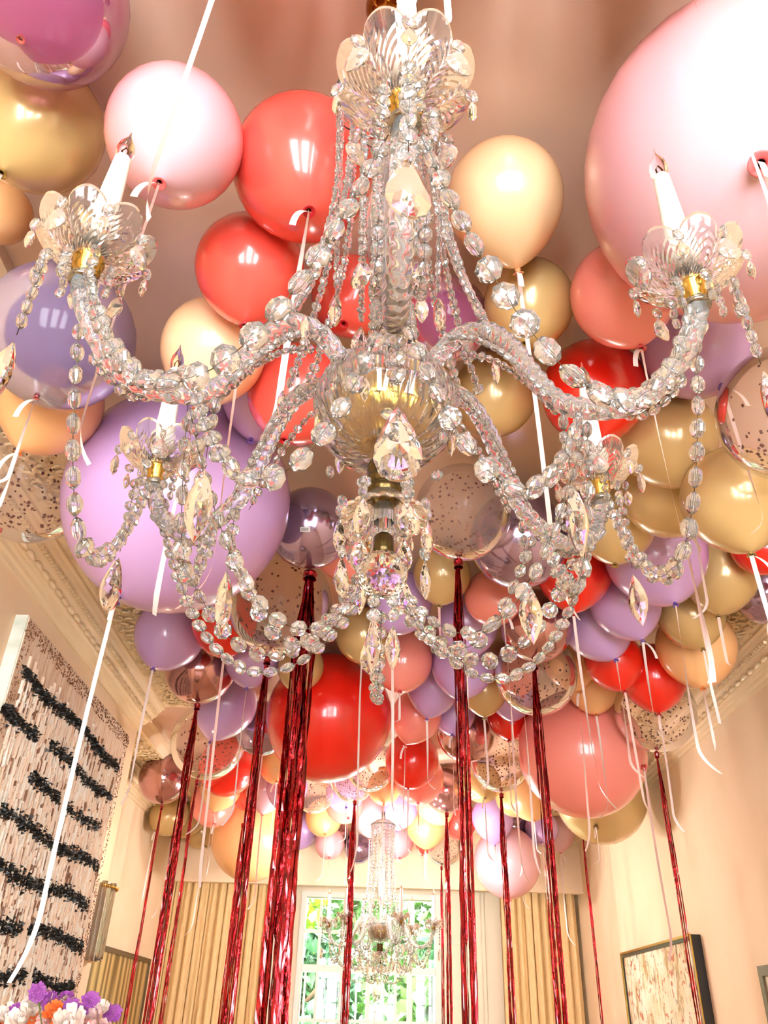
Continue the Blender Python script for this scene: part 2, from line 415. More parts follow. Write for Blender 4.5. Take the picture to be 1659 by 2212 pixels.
# ------------------------------------------------------------------ garden behind the window
m_lawn = pmat('lawn', lin(90, 130, 60), 0.9); add_noise(m_lawn, 12, lin(70, 115, 45), lin(130, 160, 85), 0.3)
S('ground', MB().box(-14, 14, 9.3, 34, -.3, -.2), m_lawn)
m_bark = pmat('bark', lin(95, 75, 55), 0.9)
def leafmat(n, a, b):
    m = pmat(n, a, 0.5); nn = add_noise(m, 2.5, a, b, lo=.3, hi=.7)
    m.node_tree.nodes['Principled BSDF'].inputs['Transmission Weight'].default_value = 0.0
    return m
lm = [leafmat('leaf_light', lin(90, 140, 20), lin(160, 190, 40)), leafmat('leaf_green', lin(44, 84, 40), lin(90, 132, 60)), leafmat('leaf_deep', lin(30, 72, 46), lin(76, 122, 80))]
def tree(x, y, h, rad, m, label, seed, n=7500):
    rnd = random.Random(seed); t = empty('tree', (x, y, -.2), label, 'tree', 'garden trees behind the window')
    mb = MB().tube([(0, 0, 0), (.05, 0, h * .3), (-.04, .05, h * .55), (.02, 0, h * .85)], lambda q: .13 * (1 - .75 * q), 8)
    for k in range(6):
        a = k * 1.1; mb.tube([(0, 0, h * (.3 + .08 * k)), (.5 * rad * cos(a), .5 * rad * sin(a), h * (.42 + .08 * k)), (.85 * rad * cos(a), .85 * rad * sin(a), h * (.5 + .08 * k))], lambda q: .05 * (1 - .8 * q), 6)
    mb.obj('trunk', m_bark, t)
    cl = [(rnd.uniform(-1, 1) * rad * .75, rnd.uniform(-1, 1) * rad * .6, h * rnd.uniform(.22, .98), rnd.uniform(.3, .55) * rad) for _ in range(34)]
    lb = MB()
    for i in range(n):
        c = rnd.choice(cl); d = Vector((rnd.gauss(0, 1), rnd.gauss(0, 1), rnd.gauss(0, 1))).normalized() * c[3] * rnd.uniform(.75, 1.05)
        p = Vector(c[:3]) + d; s_ = rnd.uniform(.09, .17)
        q = Quaternion((rnd.gauss(0, 1), rnd.gauss(0, 1), rnd.gauss(0, 1), rnd.gauss(0, 1))).normalized().to_matrix().to_4x4()
        lb.add([(-s_, 0, 0), (0, -s_ * .45, s_ * .15), (s_, 0, 0), (0, s_ * .45, s_ * .15)], [(0, 1, 2), (0, 2, 3)], Matrix.Translation(p) @ q)
    lb.obj('crown', m, t, True, kind='stuff')
tree(-2.3, 13.6, 6.2, 1.6, lm[0], 'yellow-green tree at the upper left of the window', 1)
tree(.1, 17.5, 7.4, 2.1, lm[1], 'mid-green tree behind the middle of the window', 2)
tree(2.6, 14.0, 5.6, 1.6, lm[2], 'blue-green tree at the right of the window', 3)
tree(-1.0, 11.4, 2.6, .75, lm[2], 'low dark green tree behind the left railing bars', 4, 5000)
tree(.75, 11.6, 2.3, .7, lm[1], 'low bushy tree behind the right railing bars', 5, 5000)

# ------------------------------------------------------------------ art on the left wall
m_canvas = pmat('cream_paint_layer', lin(232, 205, 180), 0.7)
add_noise(m_canvas, 14, lin(222, 190, 160), lin(246, 230, 210), 0.6, 6, .01, (1, 5, .6), .38, .6)
m_side = pmat('canvas_side', lin(238, 240, 228), 0.5)
add_noise(m_side, 3, lin(200, 212, 196), lin(246, 246, 238), 0.1, 3, .01, (1, 1, 2), .4, .55)
m_black = pmat('black_paint', lin(22, 22, 20), 0.4)
m_brownp = pmat('umber_paint', lin(140, 96, 66), 0.6)
m_slivers = pmat('cream_sliver', lin(244, 220, 196), 0.6)
m_slivers2 = pmat('white_sliver', lin(250, 242, 228), 0.6)
ay0, ay1, az1, az0 = 3.0, 4.62, 1.375, -.95
art = empty('wall_panel_artwork', (WL, (ay0 + ay1) / 2, ZC + az0), 'large fringed cream artwork with black ragged bands on the left wall', 'artwork')
def A(mb, name, mat, **k):
    o = mb.obj(name, mat, art, False, **k); o.location = (-WL, -(ay0 + ay1) / 2, -(ZC + az0)); return o
A(MB().box(WL, WL + .052, ay0, ay1, ZC + az0, ZC + az1), 'canvas_body', m_side)
A(MB().box(WL + .052, WL + .057, ay0 + .005, ay1 - .005, ZC + az0, ZC + az1 - .005), 'paint_ground', m_canvas)
rnd = random.Random(11)
for name, mat, cnt, seed in (('sliver_relief', m_slivers, 2300, 1), ('pale_sliver_relief', m_slivers2, 1900, 2), ('umber_sliver_relief', m_brownp, 900, 3)):
    rr = random.Random(seed); mb = MB()
    for i in range(cnt):
        y = rr.uniform(ay0 + .09, ay1 - .09); z = rr.uniform(-.15, az1 - .13); L_ = rr.uniform(.03, .11) if name != 'umber_sliver_relief' else rr.uniform(.02, .07)
        wz = rr.uniform(.003, .007) if name != 'umber_sliver_relief' else rr.uniform(.0015, .004)
        if z > 1.18 and rr.random() < .75: continue
        th = rr.uniform(.004, .012); x = WL + .057; s_ = rr.uniform(-.004, .004)
        mb.add([(x, y - wz, ZC + z), (x, y + wz, ZC + z), (x, y + wz + s_, ZC + z - L_), (x, y - wz + s_, ZC + z - L_), (x + th, y, ZC + z - L_ * .05), (x + th, y + s_, ZC + z - L_ * .9)], [(0, 1, 4), (1, 2, 5, 4), (2, 3, 5), (3, 0, 4, 5)])
    A(mb, name, mat, kind='stuff')
# black ragged bands: heaps of dark flakes
def flakes(mb, y, z, n, sy, sz, s0, rr):
    for _ in range(n):
        yy = y + rr.gauss(0, sy); zz = z + rr.gauss(0, sz * .78); s_ = s0 * rr.uniform(.5, 1.5); a = rr.uniform(0, 6.28); x = WL + .06
        pts = [(x, yy + s_ * cos(a + k * 2.09), ZC + zz + s_ * sin(a + k * 2.09)) for k in range(3)]
        mb.add(pts + [(x + rr.uniform(.008, .022), yy, ZC + zz)], [(0, 1, 3), (1, 2, 3), (2, 0, 3)])
for bi, (zb, segs) in enumerate(((1.157, [(3.08, 4.5, 1)]), (.985, [(3.0, 3.35, 1), (3.5, 4.47, .8)]), (.815, [(3.4, 3.75, 1), (3.85, 4.4, .6)]), (.645, [(3.2, 4.5, .9)]), (.468, [(3.3, 4.46, .9)]), (.296, [(3.2, 3.68, 1), (3.78, 4.5, 1)]), (.118, [(3.3, 3.85, 1), (3.95, 4.5, 1)]), (-.06, [(3.3, 4.5, .9)]))):
    mb = MB(); rr = random.Random(40 + bi)
    for (a, b, d) in segs:
        y = a
        while y < b:
            k = rr.random()
            flakes(mb, y, zb + .012 * sin(y * 7 + bi), int(16 * d * (.45 + k)), .014, .017, .0085, rr); y += .018
    A(mb, 'black_flake_band', m_black, kind='stuff')
# speckled border of dark dots
mb = MB(); rr = random.Random(77)
for i in range(1500):
    if rr.random() < .45: y = rr.choice((ay0 + rr.uniform(.01, .07), ay1 - rr.uniform(.01, .07))); z = rr.uniform(-.1, az1 - .01)
    else: y = rr.uniform(ay0, ay1); z = az1 - rr.uniform(.01, .08)
    s_ = rr.uniform(.002, .006); x = WL + .0575
    mb.add([(x, y - s_, ZC + z), (x, y, ZC + z + s_), (x, y + s_, ZC + z), (x, y, ZC + z - s_), (x + .004, y, ZC + z)], [(0, 1, 4), (1, 2, 4), (2, 3, 4), (3, 0, 4)])
A(mb, 'speckle_border', m_brownp, kind='stuff')

# ------------------------------------------------------------------ glass wall sconce
m_goldplate = pmat('satin_gold_plate', lin(196, 150, 96), .45, .3)
scn = empty('wall_sconce', (WL, 4.735, ZC + .245), 'wall sconce of upright clear glass rods on a brass plate by the wall corner', 'sconce')
MB().box(0, .03, -.105, .135, -.01, .36).obj('back_plate', m_goldplate, scn, False)
rr = random.Random(5)
for i in range(8):
    a = i / 7; y = -.095 + .225 * a; x = .052 + .034 * sin(pi * a)
    mb = MB(); prof = []
    for k in range(13): prof.append((.0165 + rr.uniform(-.0012, .0012), -.005 + .36 * k / 12))
    mb.lathe(prof, 12, close=True)
    mb.obj('glass_rod', m_tubeglass, scn, True, ).location = (x, y, rr.uniform(-.01, .01))
    MB().lathe([(.004, 0), (.012, .004), (.012, .012), (.004, .016)], 10, TR(0, 0, 0), close=True).obj('stud', m_brass, scn).location = (x + .02, y, .33)
lampl = bpy.data.lights.new('sconce_bulb', 'POINT'); lampl.energy = 1.2; lampl.color = (1, .78, .5); lampl.shadow_soft_size = .02
lo = bpy.data.objects.new('sconce_bulb', lampl); C.objects.link(lo); lo.location = (WL + .3, 4.72, ZC + .75)

# ------------------------------------------------------------------ framed pictures
m_goldleaf = pmat('gold_wave_paint', lin(176, 150, 96), 0.35, .6)
nt, b, o = nodes(m_goldleaf)
tc = nt.nodes.new('ShaderNodeTexCoord'); mp = nt.nodes.new('ShaderNodeMapping'); mp.inputs['Scale'].default_value = (1, 1, .12)
wv = nt.nodes.new('ShaderNodeTexWave'); wv.bands_direction = 'Y'; wv.inputs['Scale'].default_value = 2.2; wv.inputs['Distortion'].default_value = 11; wv.inputs['Detail'].default_value = 3
cr = nt.nodes.new('ShaderNodeValToRGB'); cr.color_ramp.elements[0].color = lin(120, 96, 50); cr.color_ramp.elements[1].color = lin(226, 206, 150)
nt.links.new(tc.outputs['Object'], mp.inputs[0]); nt.links.new(mp.outputs[0], wv.inputs[0]); nt.links.new(wv.outputs[0], cr.inputs[0]); nt.links.new(cr.outputs[0], b.inputs['Base Color'])
m_blackframe = pmat('black_frame', lin(24, 20, 16), 0.35)
m_bronzeframe = pmat('bronze_frame', lin(96, 80, 58), 0.4, .4)
m_abs = pmat('abstract_paint', lin(240, 226, 196), 0.6)
nt, b, o = nodes(m_abs)
tc = nt.nodes.new('ShaderNodeTexCoord')
def ns(scale, st, lo_, hi_, ca, cb, prev=None):
    mp = nt.nodes.new('ShaderNodeMapping'); mp.inputs['Scale'].default_value = st
    n = nt.nodes.new('ShaderNodeTexNoise'); n.inputs['Scale'].default_value = scale; n.inputs['Detail'].default_value = 8; n.inputs['Roughness'].default_value = .65
    r = nt.nodes.new('ShaderNodeValToRGB'); r.color_ramp.elements[0].position = lo_; r.color_ramp.elements[1].position = hi_
    nt.links.new(tc.outputs['Object'], mp.inputs[0]); nt.links.new(mp.outputs[0], n.inputs['Vector']); nt.links.new(n.outputs['Fac'], r.inputs[0])
    mx = nt.nodes.new('ShaderNodeMix'); mx.data_type = 'RGBA'; nt.links.new(r.outputs[0], mx.inputs['Factor'])
    if prev is None: mx.inputs['A'].default_value = ca
    else: nt.links.new(prev, mx.inputs['A'])
    mx.inputs['B'].default_value = cb
    return mx.outputs['Result']
p_ = ns(3, (1, 2, 1), .4, .65, lin(250, 240, 220), lin(226, 204, 160))
p_ = ns(5, (1, 3, 1.2), .52, .60, None, lin(186, 158, 108), p_)
p_ = ns(7, (1, 2, 2.5), .57, .61, None, lin(190, 112, 76), p_)
p_ = ns(9, (1, 4, 1), .60, .63, None, lin(80, 64, 48), p_)
nt.links.new(p_, b.inputs['Base Color'])
def picture(name, X, sgn, y0, y1, z0, z1, label, face, frame, edge=None, fr_=.03, dep=.05):
    t = empty(name, (X, (y0 + y1) / 2, ZC + z0), label, 'picture'); h = z1 - z0; w = (y1 - y0) / 2
    mb = MB()
    for (a, b_, c, d) in ((-w, w, 0, fr_), (-w, w, h - fr_, h), (-w, -w + fr_, fr_, h - fr_), (w - fr_, w, fr_, h - fr_)):
        xa, xb = sorted((0, sgn * dep)); mb.box(xa, xb, a, b_, c, d)
    mb.obj('frame', frame, t, False)
    xa, xb = sorted((sgn * .01, sgn * (dep - .012)))
    MB().box(xa, xb, -w + fr_, w - fr_, fr_, h - fr_).obj('painting', face, t, False)
    if edge:
        mb = MB(); xa, xb = sorted((sgn * dep, sgn * (dep + .006)))
        for (a, b_, c, d) in ((-w, w, h - .01, h + .004), (-w, w, 0, .01), (-w - .004, -w + .008, 0, h), (w - .008, w + .004, 0, h)): mb.box(xa, xb, a, b_, c, d)
        mb.obj('gilt_edge', edge, t, False)
    # two hanging hooks behind
    return t
picture('framed_picture', WL2, 1, 6.35, 8.13, -1.1, .435, 'gold wave-patterned picture in a bronze frame on the recessed left wall', m_goldleaf, m_bronzeframe, None, .035, .05)
picture('framed_picture', WR, -1, 5.44, 7.04, -1.0, .515, 'cream abstract painting in a black and gilt frame on the right wall', m_abs, m_blackframe, m_brass, .03, .06)
picture('framed_picture', WR, -1, 3.2, 4.60, -1.0, .30, 'corner of a dark framed picture at the right picture edge', m_abs, m_bronzeframe, None, .045, .05)

# ================================================================== balloons: kind, colour, x, y, z (from eye height), radius, knot direction, ribbon length (<0: foil size), label
BALLOONS = [
('bubble','mauve',-0.663,0.737,1.587,0.153,(0.02,-0.04,-1.0),0,'large glossy translucent mauve orb balloon above the olive-gold one'),
('latex','gold',-0.768,1.002,1.604,0.136,(-0.18,-0.02,-0.98),0.07,'large olive-gold balloon right under the glossy mauve orb'),
('latex','apricot',-0.974,1.272,1.664,0.076,(-0.02,-0.24,-0.97),0,'apricot balloon cut off by the picture edge below the olive-gold one'),
('latex','blush',-0.427,0.906,1.427,0.13,(0.02,-0.1,-0.99),0.63,'pearly pale pink balloon behind the left candle tip'),
('latex','coral',-0.194,1.017,1.504,0.148,(0.15,-0.18,-0.97),0.56,'big coral balloon touching the pearly pale pink one'),
('latex','coral',-0.327,1.238,1.45,0.124,(0.03,0.15,-0.99),0.7,'smaller coral balloon tucked under the big coral one'),
('latex','peach',-0.437,1.451,1.399,0.129,(-0.15,0.22,-0.96),0.55,'pale peach balloon with orange knot above the giant lavender one'),
('bubble','violet',-0.837,1.469,1.447,0.185,(-0.08,0.08,-0.99),0.27,'shiny violet translucent orb balloon behind the left drip pan'),
('latex','apricot',-0.962,1.761,1.47,0.143,(-0.26,0.02,-0.97),0.2,'peach balloon peeking out below the shiny violet orb'),
('confetti','copper',-1.209,2.254,1.531,0.209,(-0.19,-0.1,-0.98),0,'clear confetti balloon touching the cornice left of the giant lavender one'),
('giant','lavender',-0.655,2.119,1.389,0.351,(-0.33,-0.01,-0.94),0.97,'giant lavender balloon behind the left arms of the chandelier'),
('latex','champagne',0.253,1.147,1.606,0.134,(0.21,0.52,-0.83),0.87,'pearly champagne balloon alone right of the chandelier column'),
('latex','gold',0.35,1.414,1.557,0.115,(-0.14,-0.03,-0.99),0,'golden balloon half hidden below the pearly champagne one'),
('giant','blush',0.683,0.925,1.433,0.307,(-0.31,-0.51,-0.8),0.36,'giant pale pink balloon filling the upper right corner'),
('latex','salmon',0.559,1.325,1.506,0.126,(0.18,0.16,-0.97),0.83,'salmon pink balloon below the giant pale pink one'),
('latex','lavender',0.835,1.577,1.592,0.146,(0.14,-0.19,-0.97),0.46,'lavender balloon behind the right curved glass arm'),
('latex','red',0.588,1.721,1.542,0.149,(-0.11,-0.09,-0.99),0,'red-orange balloon behind the candle of the right rear arm'),
('confetti','copper',0.953,1.452,1.254,0.163,(-0.08,-0.09,-0.99),0,'clear confetti balloon cut off by the right picture edge'),
('latex','gold',0.831,1.859,1.492,0.145,(0.11,-0.08,-0.99),0.42,'topmost of the stacked gold balloons beside the right rear drip pan'),
('latex','gold',0.917,2.133,1.49,0.151,(0.07,-0.23,-0.97),0.49,'middle of the stacked gold balloons beside the right rear drip pan'),
('latex','gold',0.962,1.812,1.25,0.143,(0.03,-0.02,-1.0),0.49,'gold balloon at the right edge over the red sliver'),
('latex','gold',0.319,1.823,1.611,0.129,(-0.18,-0.16,-0.97),0,'gold balloon seen between the two right chandelier arms'),
('latex','coral',-0.24,1.614,1.406,0.135,(-0.12,-0.1,-0.99),0,'coral red balloon behind the left side of the cut-glass bowl'),
('chrome','violet',-0.269,2.459,1.506,0.148,(0.04,0.48,-0.88),-3,'grey violet chrome balloon with a tiny label above the thickest foil streamer'),
('confetti','copper',0.272,2.329,1.511,0.169,(-0.1,0.14,-0.98),-2,'clear confetti balloon with bright window reflections right of the bowl'),
('chrome','violet',0.507,2.576,1.555,0.185,(0.15,-0.07,-0.99),0,'grey violet chrome balloon right of the confetti balloon by the bowl'),
('confetti','copper',-0.439,3.103,1.517,0.223,(-0.17,0.35,-0.92),-2,'orange-looking clear confetti balloon below the giant lavender one'),
('chrome','mauve',-0.945,3.982,1.555,0.185,(0.08,-0.02,-1.0),-2,'brownish mauve chrome balloon touching the plain lavender one'),
('latex','lavender',-1.024,3.588,1.571,0.169,(-0.16,-0.24,-0.96),0.61,'plain lavender balloon next to the leaf-ornament ceiling border'),
('latex','red',-0.741,3.456,1.576,0.153,(0.14,-0.16,-0.98),0,'orange-red balloon between the plain lavender one and a confetti balloon'),
('latex','lavender',-0.898,4.541,1.556,0.184,(-0.3,0.21,-0.93),0.5,'lilac balloon hanging below the brownish mauve chrome one'),
('confetti','copper',-1.087,5.107,1.502,0.238,(-0.12,-0.05,-0.99),-1,'clear confetti balloon behind the lilac one near the wall corner'),
('chrome','violet',-0.731,4.944,1.546,0.168,(0.14,-0.14,-0.98),0.61,'grey chrome balloon at the left edge of the giant red one'),
('chrome','mauve',-1.635,6.278,1.551,0.189,(0.09,0.07,-0.99),-1,'small mauve chrome balloon farthest to the left wall'),
('giant','red',-0.266,4.232,1.404,0.336,(-0.41,0.18,-0.89),0,'giant bright red balloon in the middle of the ceiling'),
('latex','gold',0.251,2.986,1.618,0.122,(-0.09,-0.05,-0.99),0.24,'gold balloon with white ribbon below the clear confetti one by the bowl'),
('latex','lavender',0.082,3.223,1.599,0.141,(-0.19,-0.22,-0.96),0.81,'lavender balloon just right of the crystal ball finial'),
('latex','salmon',0.11,3.851,1.581,0.159,(-0.04,-0.3,-0.95),0.16,'salmon balloon behind the lowest twin crystal drops'),
('latex','gold',-0.087,3.601,1.604,0.136,(-0.01,-0.22,-0.97),0.91,'gold balloon on top of the giant red one'),
('latex','salmon',0.222,4.549,1.525,0.146,(-0.34,0.12,-0.93),0.41,'salmon balloon right of the giant red one'),
('latex','lavender',0.299,4.274,1.595,0.145,(-0.18,0.08,-0.98),0.37,'lavender balloon between salmon balloons right of the giant red one'),
('latex','lavender',0.427,3.879,1.577,0.163,(-0.16,-0.13,-0.98),0.64,'round lavender balloon behind a red foil streamer in mid ceiling'),
('latex','lavender',0.403,3.407,1.593,0.147,(-0.05,0.04,-1.0),0,'lavender balloon above the round one behind the red foil streamer'),
('latex','red',0.241,5.567,1.554,0.186,(-0.12,-0.31,-0.94),0.4,'bright red balloon right of the giant red one'),
('latex','gold',0.575,4.21,1.567,0.128,(-0.03,-0.03,-1.0),0.37,'small gold balloon with dark knot right of the foil streamer'),
('latex','lavender',0.45,4.67,1.587,0.128,(-0.1,-0.35,-0.93),0.45,'small lavender balloon above the brown chrome one'),
('chrome','mauve',0.551,4.95,1.56,0.18,(0.11,-0.06,-0.99),0,'brown chrome balloon crossed by a red foil streamer'),
('latex','red',0.8,4.716,1.6,0.14,(-0.14,-0.26,-0.95),0.4,'small red diamond-looking balloon left of the giant salmon one'),
('chrome','mauve',0.688,3.24,1.514,0.161,(-0.11,0.08,-0.99),-2,'brown chrome balloon above a clear confetti one on the right'),
('confetti','copper',0.763,3.69,1.464,0.199,(-0.08,-0.17,-0.98),0,'clear confetti balloon directly above the giant salmon one'),
('giant','salmon',1.156,4.535,1.335,0.353,(0.7,-0.61,-0.36),0.91,'giant salmon pink balloon with its knot at the right side'),
('giant','gold',1.598,5.839,1.417,0.323,(-0.32,-0.61,-0.73),0.24,'giant gold balloon with dark knot under the giant salmon one'),
('latex','red',0.779,2.85,1.585,0.155,(-0.08,0.11,-0.99),0.74,'red-orange balloon beneath the right rear curved arm'),
('latex','lavender',1.04,2.636,1.548,0.192,(0.1,-0.17,-0.98),0.6,'large lavender balloon under the stacked gold ones'),
('latex','lavender',1.027,3.023,1.532,0.149,(0.23,-0.07,-0.97),0.42,'lavender balloon below the large lavender one'),
('latex','lavender',0.983,3.314,1.558,0.156,(0.25,-0.22,-0.94),0.51,'lowest of the three lavender balloons stacked on the right'),
('latex','gold',1.369,2.837,1.578,0.151,(-0.21,0.03,-0.98),0.22,'gold balloon over the right-hand cornice beside a grey violet one'),
('chrome','violet',1.647,3.037,1.605,0.135,(-0.16,-0.18,-0.97),0.13,'grey violet chrome balloon cut off by the right edge near the cornice'),
('latex','gold',1.338,3.119,1.535,0.144,(0.05,-0.18,-0.98),0.32,'gold balloon with long dark knot above the apricot one by the cornice'),
('latex','apricot',1.457,3.409,1.513,0.18,(-0.11,-0.19,-0.98),0.28,'apricot balloon touching the right leaf-ornament cornice'),
('latex','red',1.35,3.72,1.483,0.16,(-0.06,-0.11,-0.99),0.53,'bright red balloon in front of the right confetti balloon'),
('latex','red',1.112,3.559,1.494,0.137,(0.13,-0.19,-0.97),0,'red balloon squeezed between lavender and orange ones'),
('latex','apricot',1.155,4.123,1.58,0.141,(-0.04,-0.17,-0.99),0.51,'orange-gold balloon above the giant salmon one'),
('confetti','copper',1.451,4.059,1.426,0.209,(-0.14,-0.05,-0.99),-1,'clear confetti balloon nearest the right wall cornice'),
('confetti','copper',0.843,5.516,1.543,0.197,(-0.0,0.04,-1.0),-2,'orange-looking clear confetti balloon left of the giant salmon one'),
('latex','apricot',1.198,6.383,1.542,0.187,(-0.01,-0.39,-0.92),0.23,'apricot balloon below the left edge of the giant salmon one'),
('chrome','mauve',0.546,6.472,1.572,0.168,(0.03,-0.19,-0.98),-2,'small brown chrome balloon over a foil streamer near the far chandelier'),
('latex','salmon',0.311,5.983,1.536,0.184,(-0.05,-0.47,-0.88),0.36,'salmon balloon half behind the bright red one'),
('confetti','copper',-0.048,5.824,1.566,0.174,(-0.09,-0.23,-0.97),0,'peach-looking confetti balloon touching the giant red one'),
('confetti','copper',-0.18,6.267,1.576,0.164,(0.13,-0.32,-0.94),-2,'lilac-looking confetti balloon under the giant red one'),
('latex','apricot',0.059,6.141,1.501,0.125,(-0.01,-0.44,-0.9),0.3,'small peach balloon right above the far chandelier crown'),
('latex','lavender',-0.255,6.692,1.582,0.158,(0.11,-0.67,-0.73),0.26,'small lavender balloon below the lilac-looking confetti one'),
('confetti','copper',-0.485,6.491,1.534,0.161,(-0.16,-0.04,-0.99),0,'pink-looking confetti balloon below the giant red one behind foil'),
('latex','salmon',-0.263,7.034,1.575,0.165,(0.19,-0.68,-0.71),0,'salmon balloon peeking out under the small lavender one'),
('latex','apricot',-0.466,7.588,1.572,0.168,(0.12,-0.59,-0.8),0.38,'peach balloon above the silver chrome one far back'),
('chrome','mauve',-0.38,8.05,1.544,0.15,(0.03,-0.22,-0.97),0,'little bronze chrome balloon near the far wall'),
('chrome','violet',-0.148,8.03,1.395,0.135,(-0.08,-0.0,-1.0),0,'little grey lilac chrome balloon beside the far chandelier chain'),
('latex','blush',-0.414,7.821,1.39,0.136,(0.05,-0.62,-0.78),0.41,'whitish lilac balloon hanging lowest before the far wall'),
('latex','lavender',-0.686,8.041,1.554,0.159,(-0.18,-0.04,-0.98),0.26,'pale lilac balloon behind the thick foil streamer near the far wall'),
('latex','blush',-0.046,7.446,1.575,0.165,(0.0,-0.11,-0.99),0,'pale pink balloon left of the far chandelier crown'),
('latex','lavender',0.212,7.109,1.568,0.151,(-0.12,0.19,-0.97),0.24,'pale lavender balloon right of the far chandelier crown'),
('latex','gold',0.452,7.336,1.508,0.195,(-0.06,-0.15,-0.99),0.24,'peach-gold balloon with red one beside it near the far chandelier'),
('latex','apricot',0.498,6.939,1.577,0.163,(0.47,-0.17,-0.87),0.28,'peach balloon above the peach-gold one near the far chandelier'),
('latex','coral',0.746,7.515,1.573,0.167,(0.14,-0.42,-0.9),0.22,'coral balloon beside the foil streamer under the brown chrome one'),
('confetti','copper',0.651,7.924,1.4,0.155,(-0.18,-0.14,-0.97),-1,'clear confetti balloon lowest before the far wall'),
('latex','blush',0.213,8.042,1.477,0.158,(0.11,-0.51,-0.86),0.19,'pale pink balloon touching the far chandelier chain'),
('latex','coral',0.489,8.094,1.495,0.106,(-0.24,0.05,-0.97),0.18,'tiny coral balloon under the peach-gold one'),
('latex','lavender',1.011,7.19,1.533,0.18,(0.06,0.04,-1.0),0.21,'lilac balloon above the giant pale pink one at the back'),
('chrome','violet',1.274,7.745,1.576,0.163,(0.06,-0.1,-0.99),0.29,'grey lilac chrome balloon above the giant pale pink one at the back'),
('giant','blush',1.162,7.496,1.234,0.288,(-0.0,-0.17,-0.99),0.16,'giant pale pink balloon before the right curtain'),
('latex','gold',0.808,6.271,1.59,0.15,(0.03,-0.65,-0.76),0.44,'gold balloon beside the orange-looking confetti one'),
('latex','gold',1.123,6.699,1.589,0.151,(0.01,-0.67,-0.74),0.47,'gold balloon left of the apricot one below the giant salmon one'),
('latex','lavender',1.499,7.549,1.524,0.15,(-0.14,-0.67,-0.73),0.31,'lilac balloon below the apricot one near the right curtain'),
('latex','blush',1.725,7.922,1.583,0.157,(0.04,-0.05,-1.0),0,'pink balloon tucked behind the giant gold one'),
('latex','apricot',1.422,8.067,1.602,0.133,(-0.24,-0.44,-0.87),0.53,'small peach balloon before the right curtain'),
('giant','apricot',-1.053,7.349,1.37,0.37,(-0.11,-0.19,-0.98),0.29,'giant peach balloon before the left curtain'),
('latex','gold',-1.812,7.344,1.5,0.171,(-0.26,-0.61,-0.75),0.6,'cream gold balloon beside the wall over a thin foil streamer'),
('latex','gold',-1.721,7.664,1.562,0.178,(-0.52,0.02,-0.85),0.65,'cream gold balloon lowest by the far left cornice'),
('latex','gold',-1.651,8.024,1.522,0.176,(0.37,-0.5,-0.78),0.74,'cream gold balloon left of the giant peach one'),
('latex','salmon',-1.36,6.931,1.518,0.186,(0.26,-0.55,-0.8),0.42,'salmon balloon above the giant peach one'),
('latex','red',-1.073,5.821,1.534,0.206,(-0.29,-0.58,-0.76),0.41,'bright red balloon partly behind the clear confetti one on the left'),
('latex','coral',-1.023,6.656,1.575,0.165,(0.04,-0.49,-0.87),0,'coral balloon left of the foil streamer above the giant peach one'),
('latex','apricot',-0.736,5.916,1.57,0.122,(0.14,-0.54,-0.83),0.36,'small orange balloon with dark knot left of the giant red one'),
('latex','blush',-0.857,6.396,1.517,0.159,(-0.03,-0.19,-0.98),0.65,'pale pink balloon between two foil streamers above the giant peach one'),
('latex','lavender',-0.671,6.16,1.483,0.153,(-0.14,-0.18,-0.97),0.4,'pale lavender balloon behind the thick foil streamer'),
('latex','apricot',-1.21,6.408,1.527,0.159,(-0.16,-0.15,-0.98),0,'peach balloon wedged under the bright red one on the left'),
('latex','lavender',-0.355,1.795,1.56,0.137,(-0.19,0.04,-0.98),0,'purple balloon hidden behind the left inner arms'),
('bubble','mauve',0.148,1.501,1.582,0.113,(0.35,0.05,-0.94),0,'pinkish translucent orb balloon behind the chandelier column'),
('latex','coral',-0.106,1.476,1.631,0.109,(-0.1,-0.23,-0.97),0,'dark coral balloon right behind the chandelier column'),
('latex','salmon',-0.145,2.7,1.594,0.146,(0.04,-0.1,-0.99),0,'pink balloon behind the crystal ball and hanging drops'),
('latex','gold',0.824,2.398,1.528,0.14,(-0.15,-0.05,-0.99),0,'gold balloon under the right rear drip pan'),
('latex','salmon',0.476,3.07,1.558,0.123,(0.14,-0.62,-0.77),0.57,'salmon balloon between the two confetti balloons right of the finial'),
('latex','lavender',0.756,4.38,1.608,0.132,(-0.05,-0.06,-1.0),0,'lavender balloon left of the confetti one above the giant salmon one'),
('latex','red',1.428,2.596,1.569,0.106,(0.14,-0.22,-0.97),0,'sliver of red balloon at the right edge below the gold one'),
('latex','gold',0.051,1.703,1.619,0.121,(-0.12,-0.04,-0.99),0,'gold balloon behind the cut-glass bowl'),
('latex','gold',-0.402,3.829,1.517,0.117,(-0.23,-0.21,-0.95),0.02,'gold balloon behind the thick foil streamer above the giant red one'),
('latex','lavender',-0.657,3.848,1.566,0.142,(-0.02,-0.16,-0.99),0,'pinkish lavender balloon between the confetti one and the lilac one'),
('latex','apricot',0.981,3.878,1.608,0.132,(0.17,-0.07,-0.98),0,'peach balloon just right of the clear confetti one above the giant salmon one'),
('latex','salmon',0.726,4.017,1.616,0.124,(0.14,-0.1,-0.99),0,'salmon balloon between the brown chrome one and the small gold one'),
]
def balloon_mesh(name, low, ex, mat, n=32, m=24):
    prof = [(0.0005, 1.0)]
    for i in range(1, 13):
        a = pi / 2 * i / 12; prof.append((sin(a), cos(a)))
    for i in range(1, m):
        u = i / m; prof.append((max(.045, (1 - u ** 2.05) ** ex), -low * u))
    prof.append((.035, -low))
    return MB().lathe(prof, n).mesh(name, mat, True)
